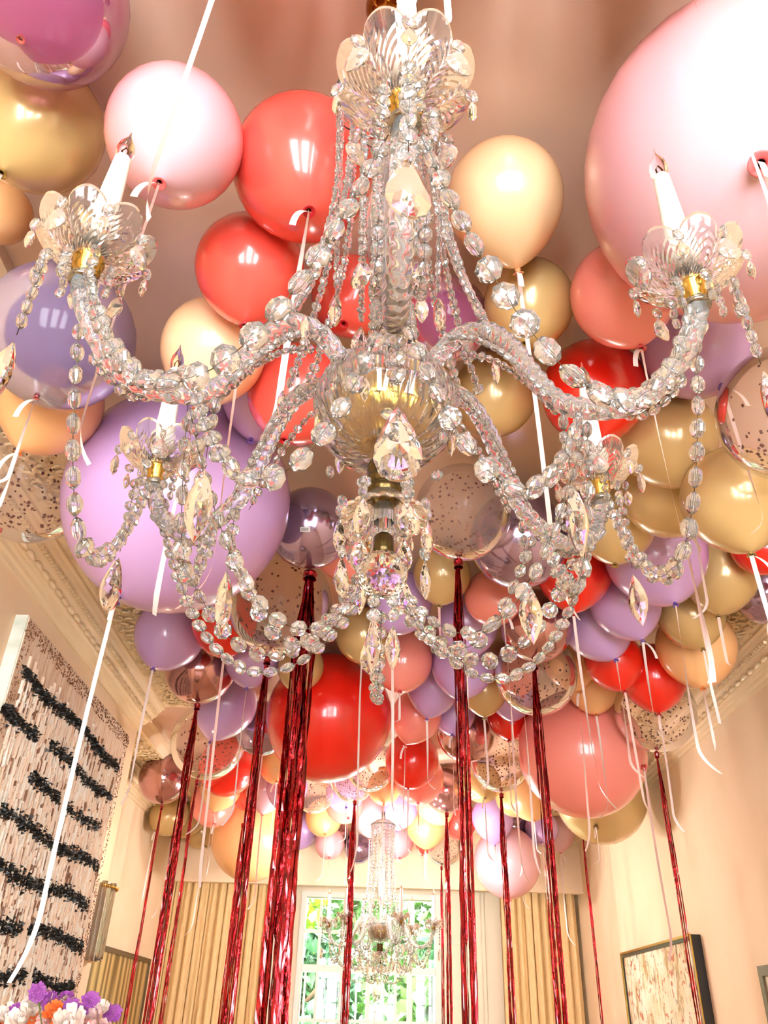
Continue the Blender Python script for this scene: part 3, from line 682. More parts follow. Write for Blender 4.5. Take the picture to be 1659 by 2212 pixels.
def knot_mesh(mat):   # pinched neck and rolled lip
    mb = MB().lathe([(.06, .05), (.035, 0), (.05, -.015), (.055, -.03), (.032, -.045), (.05, -.07), (.078, -.085), (.09, -.09), (.094, -.082), (.07, -.07), (.04, -.06)], 14)
    return mb.mesh('knot', mat, True)
_cache = {}
def bm_get(kind, col):
    key = (kind, col)
    if key not in _cache:
        if kind in ('latex', 'giant'):
            mat = BM[col]
            me = balloon_mesh('latex_balloon', 1.22 if kind == 'latex' else 1.06, .74 if kind == 'latex' else .54, mat)
            kn = {'gold': (150, 118, 50), 'champagne': (238, 150, 100), 'peach': (240, 140, 80), 'apricot': (236, 140, 70), 'lavender': (120, 84, 176), 'blush': (238, 110, 110), 'salmon': (226, 80, 80), 'coral': (196, 24, 34), 'red': (190, 14, 18)}[col]
            km = MATS.get('knot_' + col) or pmat('knot_' + col, lin(*kn), .35)
            kn_me = knot_mesh(km)
        else:
            mat = BM['confetti'] if kind == 'confetti' else BM[('chrome_' if kind == 'chrome' else 'bubble_') + col]
            me = balloon_mesh(kind + '_balloon', 1.02, .5, mat)
            km = MATS.get('knot_clear') or pmat('knot_clear', lin(190, 90, 80), .3)
            kn_me = knot_mesh(km)
        _cache[key] = (me, kn_me)
    return _cache[key]
conf_meshes = []
for s_ in range(4):
    rr = random.Random(90 + s_); mb = MB()
    for i in range(330):
        # flakes cling to the inside, denser towards the bottom
        d = Vector((rr.gauss(0, 1), rr.gauss(0, 1), rr.gauss(-.55, 1))).normalized() * .985
        q = d.to_track_quat('Z', 'Y').to_matrix().to_4x4() @ RZ(rr.uniform(0, 6.3)); a = rr.uniform(.012, .030); e = a * rr.uniform(.7, 1)
        mb.add([(-a, -e, 0), (a, -e, .001), (a, e, 0), (-a, e, .001)], [(0, 1, 2, 3)], Matrix.Translation(d) @ q)
    conf_meshes.append(mb.mesh('confetti_flakes', m_conf, False))

def ribbon_mesh(L, w, seed, curl=1.0, sway=.03):
    rr = random.Random(seed); n = 34; a0 = rr.uniform(0, 6.3); tw = rr.uniform(-1.0, 1.0); sd = rr.uniform(0, 6.3); kd = rr.choice((-1, 1)); cu = rr.uniform(.15, 1.1); vs = []; fs = []
    for i in range(n + 1):
        t = i / n; z = -L * t
        e = max(0, (t - .84) / .16)
        x = sway * L * (sin(2.2 * t + sd) - sin(sd)) * .5 + kd * curl * cu * .05 * e * e; y = sway * L * (sin(1.7 * t + sd * 2) - sin(sd * 2)) * .5 - curl * .02 * e * e
        a = a0 + tw * t * 2.4 + e * .8
        dx, dy = cos(a) * w / 2, sin(a) * w / 2
        vs += [(x - dx, y - dy, z), (x + dx, y + dy, z)]
        if i: k = 2 * i; fs.append((k - 2, k - 1, k + 1, k))
    return MB().add(vs, fs).mesh('ribbon', m_ribbon if rr.random() < .7 else m_ribbon2, True)

def tail_mesh(L, w, seed):
    rr = random.Random(seed); a = rr.uniform(-2.4, -.7) ; n = 8; vs = []; fs = []
    for i in range(n + 1):
        t = i / n; x = cos(a) * L * .55 * sin(t * 1.4); y = sin(a) * L * .35 * sin(t * 1.4); z = -L * (t ** 1.5) * .8
        vs += [(x - w / 2, y, z), (x + w / 2, y + .002, z)]
        if i: k = 2 * i; fs.append((k - 2, k - 1, k + 1, k))
    return MB().add(vs, fs).mesh('ribbon_tail', m_ribbon, True)

# foil fringe: strip meshes of unit length, each with its own place in the bundle
strip_meshes = []
for s_ in range(14):
    rr = random.Random(300 + s_); n = 80; ang = s_ * 2.4; rad_ = .5 * sqrt((s_ + .5) / 14); vs = []; fs = []; a = rr.uniform(0, 3.1)
    ox, oy = rad_ * cos(ang), rad_ * sin(ang)
    for i in range(n + 1):
        t = i / n; g = min(1, .25 + t * 6); a += rr.uniform(-.3, .3) + (rr.random() < .06) * rr.uniform(-1, 1)
        x = ox * g + .05 * sin(t * 9 + s_) * t; y = oy * g + .05 * cos(t * 7 + s_) * t
        hw = .10 + .012 * rr.uniform(-1, 1)
        vs += [(x - hw * cos(a), y - hw * sin(a), -t), (x, y, -t), (x + hw * cos(a + .5), y + hw * sin(a + .5), -t)]
        if i: k = 3 * i; fs += [(k - 3, k - 2, k + 1, k), (k - 2, k - 1, k + 2, k + 1)]
    strip_meshes.append(MB().add(vs, fs).mesh('foil_strip', m_foil, False))
FOIL = {0: (.036, 7), 1: (.050, 10), 2: (.078, 14)}
bind_me = MB().lathe([(.12, .012), (.30, .006), (.34, -.006), (.28, -.02), (.32, -.03)], 12).mesh('binding', m_foil, False)
def foil_streamer(p, size, L, label, group=None):
    w, n = FOIL[size]
    t = empty('foil_streamer', p, label, 'streamer', group)
    for k in range(n):
        link('foil_strip', strip_meshes[k], t, (0, 0, -.012), (0, 0, random.uniform(-.2, .2)), (w, w, L))
    link('binding', bind_me, t, (0, 0, -.005), None, (w * 1.0, w * 1.0, .8))
    return t
FL = {0: 'white balloon', 1: 'x'}
m_sticker = pmat('white_sticker', lin(236, 232, 226), 0.5); m_ink = pmat('black_ink', lin(25, 25, 28), 0.5)
bnum = 0
foils = []
for i, (kind, col, x, y, z, r, K, L, label) in enumerate(BALLOONS):
    me, kn = bm_get(kind, col)
    K = Vector(K).normalized(); q = K.to_track_quat('-Z', 'Y')
    kf = {'latex': 1.22, 'giant': 1.06}.get(kind, 1.02)
    t = empty('balloon', (x, y, ZC + z), label, 'balloon', {'latex': 'latex balloons floating under the ceiling', 'giant': 'giant balloons under the ceiling', 'confetti': 'clear confetti balloons under the ceiling'}.get(kind, 'shiny orb balloons under the ceiling'))
    link('body', me, t, None, q, r)
    kp = K * (r * kf)
    ks = .14 if kind != 'giant' else .22
    if kind in ('latex', 'giant'): link('knot', kn, t, kp, q, ks)
    else: link('knot', kn, t, kp, q, ks * .6)
    if kind == 'confetti':
        link('confetti', conf_meshes[i % 4], t, None, Quaternion((cos(i), 0, 0, sin(i))), r, kind='stuff')
    if L == 0 and kind == 'latex' and y > 3: L = .45 + .1 * (i * 7 % 6)
    if L > 0.03:
        near = y < 2.6
        link('ribbon', ribbon_mesh(L, (.009 if i % 2 else .0115) if near else .0115, i), t, kp + K * .012)
        if i % 3 == 0 or near: link('ribbon_tail', tail_mesh(.10, .012, i), t, kp + K * .012)
    elif L < 0:
        foils.append((Vector((x, y, ZC + z)) + kp + K * .01, -1 - int(L), y))
    if label.startswith('grey violet chrome balloon with a tiny'):
        # small barcode sticker low on the balloon, facing the room
        dirn = Vector((-.02, -.83, -.56)).normalized()
        qq = dirn.to_track_quat('Z', 'Y')
        st = link('sticker', MB().box(-.017, .017, -.008, .008, 0, .0006).mesh('sticker', m_sticker, False), t, dirn * (r * 1.005), qq)
        mbk = MB(); rr = random.Random(2); xx = -.013
        while xx < .012:
            wv_ = rr.uniform(.0006, .0016); mbk.box(xx, xx + wv_, -.0055, .0055, .0006, .0009); xx += wv_ + rr.uniform(.0007, .0016)
        link('barcode', mbk.mesh('barcode', m_ink, False), st)
FLAB = {
 0: 'thickest red foil streamer, hanging from the grey violet chrome balloon',
 1: 'red foil streamer with a pointed top under the confetti balloon by the bowl',
 2: 'red foil streamer hanging from the orange-looking confetti balloon left of the thickest one',
 3: 'dark red foil streamer hanging from the brownish mauve chrome balloon',
 4: 'thin red foil streamer under the clear confetti balloon near the wall corner',
 5: 'thin red foil streamer farthest left, under the small mauve chrome balloon',
 6: 'red foil streamer in front of the giant salmon balloon',
 7: 'thin red foil streamer nearest the right wall, crossing the abstract painting',
 8: 'red foil streamer at the right curtain edge below the orange-looking confetti balloon',
 9: 'narrow red foil streamer right of the far chandelier',
 10: 'narrow red foil streamer left of the far chandelier, under the lilac-looking confetti balloon',
 11: 'faint red foil streamer far back behind the one right of the far chandelier'}
for k, (p, size, y) in enumerate(foils):
    foil_streamer(p, size, p.z - (ZC - .75), FLAB.get(k, 'thin red foil streamer far back'), 'red foil streamers')
foil_streamer((-1.04, 6.6, ZC + 1.30), 0, 2.1, 'thin red foil streamer in front of the left curtain', 'red foil streamers')
foil_streamer((1.78, 7.2, ZC + 1.42), 0, 2.2, 'thin red foil streamer at the outer edge of the right curtain', 'red foil streamers')
foil_streamer((-.21, 7.3, ZC + 1.40), 0, 2.2, 'thinnest red foil streamer behind the one left of the far chandelier', 'red foil streamers')

# ribbons whose balloons float above the picture
def overhead(x, y, r, col, label, knot, rl, w, seed):
    me, kn = bm_get('latex', col); K = Vector(knot).normalized(); q = K.to_track_quat('-Z', 'Y')
    t = empty('balloon', (x, y, CEIL - r - .005), label, 'balloon', 'latex balloons floating under the ceiling')
    link('body', me, t, None, q, r); link('knot', kn, t, K * r * 1.22, q, .14)
    link('ribbon', ribbon_mesh(rl, w, seed, 1.0, .02), t, K * (r * 1.22 + .012))
overhead(-.265, .56, .14, 'blush', 'pale pink balloon overhead whose thin white ribbon crosses the top left', (0, 0, -1), .73, .009, 501)
overhead(.062, .555, .14, 'lavender', 'lilac balloon overhead whose short white ribbon curls at the top right of the candle', (0, 0, -1), .29, .010, 504)
overhead(.44, .585, .125, 'champagne', 'champagne balloon overhead whose white ribbon crosses the giant pale pink one', (0, 0, -1), .85, .011, 503)

# ================================================================== chandeliers
def facet_bead():   # octagonal bead cut on both faces, lying in the XZ plane, unit diameter
    return MB().lathe([(0.001, -.30), (.26, -.27), (.44, -.13), (.5, -.03), (.5, .03), (.44, .13), (.26, .27), (.001, .30)], 8, Matrix.Rotation(radians(90), 4, 'X') @ RZ(radians(22.5)))
def outline_drop(pts, thick):
    """faceted pendant from a half outline [(halfwidth, z)]: girdle, two staggered facet rings and a culet on both sides"""
    ring = [(x, z) for x, z in pts] + [(-x, z) for x, z in reversed(pts) if x > .001]
    n = len(ring); cz = sum(z for _, z in ring) / n; vs = []; fs = []
    mid = [((ring[i][0] + ring[(i + 1) % n][0]) / 2, (ring[i][1] + ring[(i + 1) % n][1]) / 2) for i in range(n)]
    def R(rg, s, y): return [(x * s, y * thick, cz + (z - cz) * s) for x, z in rg]
    vs += R(ring, 1, .10) + R(ring, 1, -.10)
    for sg in (1, -1): vs += R(mid, .80, .50 * sg) + R(ring, .50, .86 * sg) + [(0, thick * sg, cz - .04)]
    for i in range(n): fs.append((i, (i + 1) % n, n + (i + 1) % n, n + i))
    for s, base in ((0, 0), (1, n)):
        m = 2 * n + s * (2 * n + 1); q = m + n; t = q + n
        for i in range(n):
            k = (i + 1) % n
            for f in ((base + i, m + i, base + k), (m + i, m + k, base + k), (m + i, q + k, m + k), (q + i, q + k, m + i), (q + i, t, q + k)):
                fs.append(f if s == 0 else tuple(reversed(f)))
    return vs, fs
PEAR = [(0.0, 0), (.075, -.10), (.165, -.32), (.24, -.55), (.25, -.72), (.19, -.90), (.08, -.985), (0.0, -1)]
MARQ = [(0.0, 0), (.08, -.16), (.145, -.36), (.17, -.52), (.145, -.70), (.07, -.88), (0.0, -1)]
pear_vf = outline_drop(PEAR, .15); marq_vf = outline_drop(MARQ, .12)
bead_mb = facet_bead(); bead_me = bead_mb.mesh('bead', m_crystal, False)
pear_me = MB().add(*pear_vf).mesh('pendant', m_ab, False)
marq_me = MB().add(*marq_vf).mesh('pendant', m_ab, False)
pear_c = MB().add(*pear_vf).mesh('pendant', m_crystal, False)
hook_mb = MB().tube([(.0, 0, -.04), (.0, .0, .02), (.03, 0, .07), (.0, 0, .12), (-.03, 0, .07), (0, 0, .03)], .012, 5)
hook_me = hook_mb.mesh('hook', m_wire)

ARMP = [(.030, .66), (.055, .695), (.075, .733), (.105, .756), (.142, .752), (.172, .715), (.195, .660), (.222, .604), (.260, .576), (.305, .568), (.345, .590), (.375, .632), (.389, .668), (.390, .690)]
def smooth_path(P, n):
    out = []
    for i in range(len(P) - 1):
        p0 = P[max(i - 1, 0)]; p1 = P[i]; p2 = P[i + 1]; p3 = P[min(i + 2, len(P) - 1)]
        for k in range(n):
            t = k / n; out.append(tuple(.5 * ((2 * b) + (-a + c) * t + (2 * a - 5 * b + 4 * c - d) * t * t + (-a + 3 * b - 3 * c + d) * t ** 3) for a, b, c, d in zip(p0, p1, p2, p3)))
    out.append(P[-1]); return out
arm_me = MB().tube([(r, 0, z) for r, z in smooth_path(ARMP, 22)], lambda t: .0108 - .0008 * t, 24, True, lambda a, L: 1 + .24 * abs(sin(2.5 * (a - L * 72)))).mesh('arm', m_arm, True)

def pan_mesh():
    """eight-petalled cut-glass drip pan with chevron leaf cuts"""
    NP, NA, NR = 8, 12, 16; n = NP * NA; vs = []; fs = []
    for side in (0, 1):
        for j in range(NR + 1):
            for i in range(n):
                a = 2 * pi * i / n; ph = (i % NA) / NA * 2 - 1
                edge = .70 + .30 * sqrt(max(0, 1 - ph * ph))
                t = j / NR * edge
                r = .013 + .054 * t ** .9; z = .040 * t ** 1.5 + .004 * (1 - abs(ph)) * t
                cut = abs(((t * 9 - abs(ph) * 3.2) % 1) - .5) * 2
                cut = (cut if .12 < t < .78 else .5) * .0022
                th = .0034
                vs.append((r * cos(a), r * sin(a), z + (th if side else -cut)))
    o = (NR + 1) * n
    for j in range(NR):
        for i in range(n):
            k = (i + 1) % n
            fs.append((j * n + i, (j + 1) * n + i, (j + 1) * n + k, j * n + k))
            fs.append((o + j * n + i, o + j * n + k, o + (j + 1) * n + k, o + (j + 1) * n + i))
    for i in range(n):
        k = (i + 1) % n
        fs.append((NR * n + i, o + NR * n + i, o + NR * n + k, NR * n + k)); fs.append((i, k, o + k, o + i))
    return MB().add(vs, fs).mesh('drip_pan', m_pan, False)
pan_me = pan_mesh()
socket_me = MB().lathe([(.001, -.024), (.010, -.024), (.013, -.020), (.013, -.016), (.0155, -.014), (.0155, -.002), (.018, 0), (.018, .004), (.013, .006), (.013, .012), (.001, .012)], 24).mesh('socket', m_brass)
cap_me = MB().lathe([(.001, -.03), (.0145, -.032), (.0155, -.030), (.0155, -.026), (.013, -.024), (.001, -.022)], 20).mesh('socket_ring', m_silver)
candle_me = MB().lathe([(.001, .008), (.0150, .008), (.0152, .02), (.0145, .08), (.0125, .13), (.0108, .170), (.0100, .187), (.0085, .190), (.001, .190)], 24).mesh('candle_sleeve', m_wax)
bulb_me = MB().lathe([(.006, .186), (.008, .19), (.0112, .198), (.0118, .206), (.0098, .218), (.0055, .229), (.002, .238), (.0008, .247), (.0001, .249)], 20).mesh('bulb', m_bulb)
fil_me = MB().tube([(-.002, 0, .19), (-.003, 0, .204), (0, 0, .21), (.003, 0, .203), (.002, 0, .19)], .0009, 5).mesh('filament', m_fil)

def flut(k, a_, tw=0): return lambda a, z: 1 + a_ * abs(sin(k * a / 2 + tw * z))
bowl_me = MB().lathe([(.014, .598), (.04, .600), (.062, .612), (.079, .634), (.088, .662), (.089, .686), (.083, .705), (.080, .713), (.076, .706), (.080, .686), (.079, .664), (.071, .640), (.056, .622), (.03, .610), (.014, .608)], 96, None, lambda a, z: 1 + .045 * abs(sin(12 * a + z * 110)) + .03 * abs(sin(12 * a - z * 110))).mesh('bowl', m_pan, False)
plate_me = MB().lathe([(.001, .70), (.05, .70), (.060, .69), (.066, .665), (.062, .645), (.048, .628), (.028, .618), (.001, .615)], 72, None, lambda a, z: 1 + .06 * abs(sin(12 * a + z * 120))).mesh('arm_plate', m_brass)
stem_me = MB().lathe([(.011, .50), (.011, .60), (.013, .72), (.010, .78), (.012, .86), (.020, .92), (.030, .98), (.033, 1.04), (.030, 1.10), (.018, 1.16), (.012, 1.22), (.016, 1.30), (.013, 1.40), (.012, 1.50), (.001, 1.50), (.001, .50)], 32, None, flut(9, .14, 60)).mesh('stem', m_arm)
crown_me = MB().lathe([(.014, 1.435), (.05, 1.425), (.085, 1.40), (.095, 1.395), (.096, 1.402), (.086, 1.410), (.05, 1.435), (.014, 1.445)], 72, None, flut(18, .06)).mesh('crown', m_pan, False)
collar_me = MB().lathe([(.001, .585), (.020, .585), (.022, .580), (.022, .572), (.019, .568), (.022, .563), (.022, .553), (.020, .550), (.0235, .546), (.0235, .540), (.016, .528), (.007, .520), (.001, .518)], 28).mesh('finial_collar', m_darkbrass)
dish_me = MB().lathe([(.012, .555), (.018, .54), (.034, .522), (.047, .512), (.050, .508), (.050, .504), (.044, .507), (.030, .516), (.014, .532), (.010, .545)], 80, None, flut(20, .06, 40)).mesh('finial_dish', m_pan, False)
capb_me = MB().lathe([(.001, .482), (.009, .482), (.012, .478), (.0125, .462), (.012, .456), (.001, .452)], 24).mesh('ball_cap', m_darkbrass)
ico = bpy.data.meshes.new('crystal_ball')
import bmesh
bm_ = bmesh.new(); bmesh.ops.create_icosphere(bm_, subdivisions=3, radius=.0285); bm_.to_mesh(ico); bm_.free(); ico.materials.append(m_ab)
rod_me = MB().lathe([(.004, 1.49), (.004, 1.70)], 8).mesh('hanging_rod', m_darkbrass)
canopy_me = MB().lathe([(.001, 1.672), (.012, 1.672), (.03, 1.678), (.045, 1.692), (.052, 1.712), (.052, 1.73), (.048, 1.748), (.001, 1.748)], 40).mesh('ceiling_canopy', m_amber)

def chandelier(loc, rz, tilt, label, detail):
    ch = empty('chandelier', loc, label, 'chandelier', None, (0, tilt, rz))
    H6 = [k * pi / 3 + radians(1.5) for k in range(6)]     # 0 points to the camera (-Y)
    def at(a, r, z, off=0): return Vector((r * sin(a) + off * cos(a), -r * cos(a) + off * sin(a), z))
    small = MB(); smallw = MB(); rnd = random.Random(21)
    for nm, me in (('bowl', bowl_me), ('arm_plate', plate_me), ('stem', stem_me), ('crown', crown_me), ('finial_collar', collar_me), ('finial_dish', dish_me), ('ball_cap', capb_me), ('crystal_ball', ico), ('hanging_rod', rod_me), ('ceiling_canopy', canopy_me)):
        o = link(nm, me, ch)
        if nm == 'crystal_ball': o.location = (0, 0, .431)
        if nm in ('hanging_rod', 'ceiling_canopy') and not detail: o.location = (0, 0, (CEIL - loc[2]) - 1.75)
    if not detail:
        link('hanging_rod', rod_me, ch, (0, 0, 0))
    for ki, a in enumerate(H6):
        R = a - pi / 2
        link('arm', arm_me, ch, None, (0, 0, R))
        p = at(a, .39, .704)
        link('drip_pan', pan_me, ch, p, (0, 0, a))
        link('socket', socket_me, ch, p)
        link('socket_ring', cap_me, ch, p)
        cd = link('candle_sleeve', candle_me, ch, p + Vector((0, 0, .012)), (radians(rnd.uniform(-2, 2)), radians(rnd.uniform(-2, 2)), 0))
        link('filament', fil_me, cd); link('bulb', bulb_me, cd)
        if not detail:      # added fill lamps over the far candles, to brighten the far end
            l = bpy.data.lights.new('far_fill_light', 'POINT'); l.energy = 10; l.color = (1, .92, .87); l.shadow_soft_size = .012
            lo = bpy.data.objects.new('far_fill_light', l); C.objects.link(lo); lo.parent = cd; lo.location = (0, 0, .265)
    def put_bead(p, d, tangent, parent, single):
        """bead of diameter d whose drill axis follows the strand"""
        out = Vector((p.x, p.y, 0)) if abs(p.x) + abs(p.y) > .02 else Vector((0, -1, 0))
        nrm = (out - tangent * out.dot(tangent)).normalized()
        q = Matrix((nrm.cross(tangent) * 1.0, nrm, tangent)).transposed().to_quaternion() @ Quaternion((0, 0, 1), rnd.uniform(-.8, .8))
        if single: link('bead', bead_me, parent, p, q, d)
        else: small.add(bead_mb.v, bead_mb.f, Matrix.Translation(p) @ q.to_matrix().to_4x4() @ Matrix.Diagonal((d, d, d, 1)))
    def strand(pts, dfun, gap, single, name='bead_strand'):
        """wire along pts with beads of diameter dfun(t), spaced by gap times the diameter"""
        pts = [Vector(p) for p in pts]; cum = [0]
        for i in range(1, len(pts)): cum.append(cum[-1] + (pts[i] - pts[i - 1]).length)
        L = cum[-1]
        if single:
            par = MB().tube(pts[::2] + [pts[-1]], .0005, 4).obj(name, m_wire, ch)
        else:
            par = None; smallw.tube(pts[::3] + [pts[-1]], .0005, 3)
        s_ = dfun(0) * gap / 2
        while s_ < L - dfun(1) * .3:
            i = max(k for k in range(len(cum)) if cum[k] <= s_); i = min(i, len(pts) - 2)
            f_ = (s_ - cum[i]) / max(1e-6, cum[i + 1] - cum[i]); p = pts[i].lerp(pts[i + 1], f_)
            put_bead(p, dfun(s_ / L), (pts[i + 1] - pts[i]).normalized(), par, single)
            s_ += dfun(min(1, s_ / L)) * gap
        return par
    def swag(A, B, low, n=40, sk=.5):
        """hanging chain between A and B with lowest height low (parabola through the low point)"""
        A = Vector(A); B = Vector(B); out = []
        # z(t)=low + ...; solve vertex t0 so that both ends match
        ha, hb = A.z - low, B.z - low; t0 = sqrt(ha) / (sqrt(ha) + sqrt(hb)); c = ha / (t0 * t0)
        for i in range(n + 1):
            t = i / n; p = A.lerp(B, t); p.z = low + c * (t - t0) ** 2; out.append(p)
        return out
    def pend(p, L, me, single=True, mtx=None, wide=1.0):
        q = Quaternion((0, 0, 1), rnd.uniform(-.5, .5) if mtx is None else mtx) @ Quaternion((1, 0, 0), rnd.uniform(-.06, .06))
        o = link('pendant', me, ch, p, q, (L * wide, L, L))
        if single: link('hook', hook_me, o, None, None, .012 / L)
        return o
    grad = lambda d0, d1: (lambda t: d0 + (d1 - d0) * sin(pi * min(1, max(0, t))))
    for k in range(6):
        a = H6[k]; b = H6[(k + 1) % 6]
        # A: swags from drip pan to drip pan, beads largest in the middle
        strand(swag(at(a, .385, .668, .014), at(b, .385, .668, -.014), .452), grad(.0175, .0275), 1.12, detail)
        # B: swags from arm to arm
        strand(swag(at(a, .25, .572, .012), at(b, .25, .572, -.012), .424), grad(.017, .0265), 1.2, detail)
        # D: swags from the arms to the crystal ball
        r0, z0 = ((.25, .56) if k in (0, 1, 5) else (.375, .64))
        if not (detail and k == 0):
            strand(swag(at(a, r0, z0), at(a, .030, .400), .338), grad(.0145, .0205), 1.22, detail)
        # C: small beads from the crown over the arm, in pairs, and loose strings between the arms
        for off in (-.022, .022):
            pts = [at(a, .088 - .006 * sin(pi * t) + .058 * max(0, (t - .35) / .65) ** 2, 1.40 - .64 * t, off * (1 - .2 * t)) for t in [i / 30 for i in range(31)]]
            strand(pts, (lambda t: .0145 + .003 * t) if detail else (lambda t: .021), 1.02 if detail else 1.15, False)
        m_ = (a + b if k < 5 else a + b + 2 * pi) / 2
        pts = [at(m_, .092 - .018 * t, 1.40 - .50 * t) for t in [i / 20 for i in range(21)]]
        strand(pts, lambda t: .015, 1.15, False)
        pend(pts[-1] + Vector((0, 0, -.012)), .062, pear_me, detail, m_ + (pi if k % 2 else 0))
        # strings from the inner pans and along the lower arm (small)
        strand([at(a, .36 - .10 * t, .60 - .035 * sin(pi * t), .021) for t in [i / 10 for i in range(11)]], lambda t: .0145, 1.0, False)
        strand([at(a, .36 - .10 * t, .60 - .035 * sin(pi * t), -.021) for t in [i / 10 for i in range(11)]], lambda t: .0145, 1.0, False)
        strand([at(a, .10 + .12 * t, .742 - .03 * t - .12 * t ** 2, .018) for t in [i / 10 for i in range(11)]], lambda t: .0135, 1.0, False)
        strand([at(a, .10 + .12 * t, .742 - .03 * t - .12 * t ** 2, -.018) for t in [i / 10 for i in range(11)]], lambda t: .0135, 1.0, False)
        # drops from the petals of each drip pan: bead + pendant
        c = at(a, .39, .704)
        for j in range(8):
            g = a + (j + .0) * pi / 4; q = c + Vector((.062 * sin(g), -.062 * cos(g), .034))
            put_bead(q + Vector((0, 0, -.012)), .0155, Vector((0, 0, 1)), None, False)
            small_l = .034 if j % 2 else .030
            o = link('pendant', pear_c if j % 2 else marq_me, ch, q + Vector((0, 0, -.021)), (0, 0, g + rnd.uniform(-.4, .4)), (small_l * 1.5, small_l * 1.2, small_l))
        for j in range(5):
            g = a + j * 2 * pi / 5 + .4; q = c + Vector((.026 * sin(g), -.026 * cos(g), -.006))
            put_bead(q, .016, Vector((0, 0, 1)), None, False); put_bead(q + Vector((0, 0, -.017)), .015, Vector((0, 0, 1)), None, False)
            put_bead(q + Vector((0, 0, -.033)), .014, Vector((0, 0, 1)), None, False)
        # F: long string and big pendant on the outer side of each pan
        f0 = at(a, .432, .70)
        strand([f0 + Vector((0, 0, -.13 * t)) for t in [i / 6 for i in range(7)]], lambda t: .0175, 1.15, False)
        pend(f0 + Vector((0, 0, -.14)), .068 if k == 0 else .082, marq_me if k in (1, 5, 2) else pear_me, detail, a + .25, 1.05)
        # G: string and pendant under the low point of each arm
        g0 = at(a, .225, .585, .004)
        strand([g0 + Vector((0, 0, -.085 * t)) for t in [i / 6 for i in range(7)]], lambda t: .0195, 1.2, False)
        pend(g0 + Vector((0, 0, -.098)), .088, pear_me if k == 0 else marq_me, detail, a + .9 * (k != 0), 1.0)
        # H: cluster under the bowl and around the lower dish
        h = a + radians(30)
        for (r_, z_, L_, me_) in ((.052, .505, .048, pear_me), (.048, .450, .050, marq_me if k % 2 else pear_me)):
            if k in (0, 5) and z_ < .46: continue
            put_bead(at(h, r_, z_ + .009), .017, Vector((0, 0, 1)), None, False)
            pend(at(h, r_, z_), L_, me_, detail, h + rnd.uniform(-.5, .5), 1.15)
        put_bead(at(h, .050, .528), .018, Vector((0, 0, 1)), None, False)
        put_bead(at(a, .080, .600), .017, Vector((0, 0, 1)), None, False)
        pend(at(h + .2, .088, .655), .040, marq_me, detail, h, 1.1)
        put_bead(at(h + .2, .089, .664), .016, Vector((0, 0, 1)), None, False)
        pend(at(a + .25, .146, .735), .046, marq_me, detail, a, 1.1)
    # lowest twin drops under the crystal ball
    for off in (-.010, .012):
        put_bead(Vector((off, 0, .397)), .016, Vector((0, 0, 1)), None, False); put_bead(Vector((off, 0, .380)), .016, Vector((0, 0, 1)), None, False)
        pend(Vector((off, .004 if off > 0 else 0, .370)), .052, marq_me, detail, off * 30)
    small.obj('small_beads', m_crystal, ch, False, kind='stuff')
    smallw.obj('bead_wires', m_wire, ch, True, kind='stuff')
    return ch
chandelier((.006, .80, ZC), 0, -.014, 'large crystal chandelier in the foreground with six candle arms and bead swags', True)
chandelier((.062, 6.55, ZC - .09), radians(19), 0, 'smaller-looking crystal chandelier hanging far back before the bright window', False)

# ================================================================== flowers at the lower left
fx, fy = -.80, 2.42
st_ = empty('side_table', (fx, fy, 0), 'round wooden side table under the flower arrangement', 'table')
m_wood = pmat('walnut', lin(120, 78, 48), .35)
MB().lathe([(.001, .80), (.36, .80), (.38, .81), (.38, .83), (.36, .84), (.001, .84)], 40).obj('table_top', m_wood, st_)
MB().lathe([(.05, .03), (.035, .2), (.05, .45), (.03, .6), (.06, .8)], 20).obj('pedestal', m_wood, st_)
MB().lathe([(.001, 0), (.22, 0), (.22, .02), (.06, .05), (.001, .05)], 32).obj('base', m_wood, st_)
vs_ = empty('vase', (fx, fy, .84), 'tall pale ceramic vase holding the flowers', 'vase')
MB().lathe([(.001, 0), (.07, 0), (.10, .10), (.11, .30), (.08, .50), (.06, .60), (.075, .66), (.068, .66), (.052, .60), (.07, .50), (.001, .45)], 32).obj('body', m_white, vs_)
m_stem = pmat('green_stem', lin(110, 120, 50), .6)
FC = {'purple': pmat('purple_petal', lin(158, 76, 168), .6), 'pink': pmat('pale_pink_petal', lin(246, 205, 200), .6), 'white': pmat('blush_petal', lin(250, 232, 220), .6), 'orange': pmat('orange_petal', lin(250, 128, 62), .6), 'coralp': pmat('coral_petal', lin(246, 150, 130), .6)}
m_eye = pmat('yellow_green_eye', lin(190, 196, 70), .7)
def scabiosa(rr):
    mb = MB()
    for ring, (n, r0, r1, z) in enumerate(((16, .010, .024, 0), (14, .007, .019, .004), (10, .004, .013, .007), (7, .001, .008, .009))):
        for k in range(n):
            a = 2 * pi * k / n + ring * .3 + rr.uniform(-.1, .1); L = r1 * rr.uniform(.85, 1.1); w = .0042
            q = RZ(a) @ TR(r0, 0, z) @ Matrix.Rotation(-rr.uniform(0, .35) - ring * .12, 4, 'Y')
            mb.add([(0, 0, 0), (L * .45, -w, .001), (L - r0, -w * .8, .002), (L - r0 + .0012, 0, .0005), (L - r0, w * .8, .002), (L * .45, w, .001)], [(0, 1, 2, 3, 4, 5)], q)
    return mb
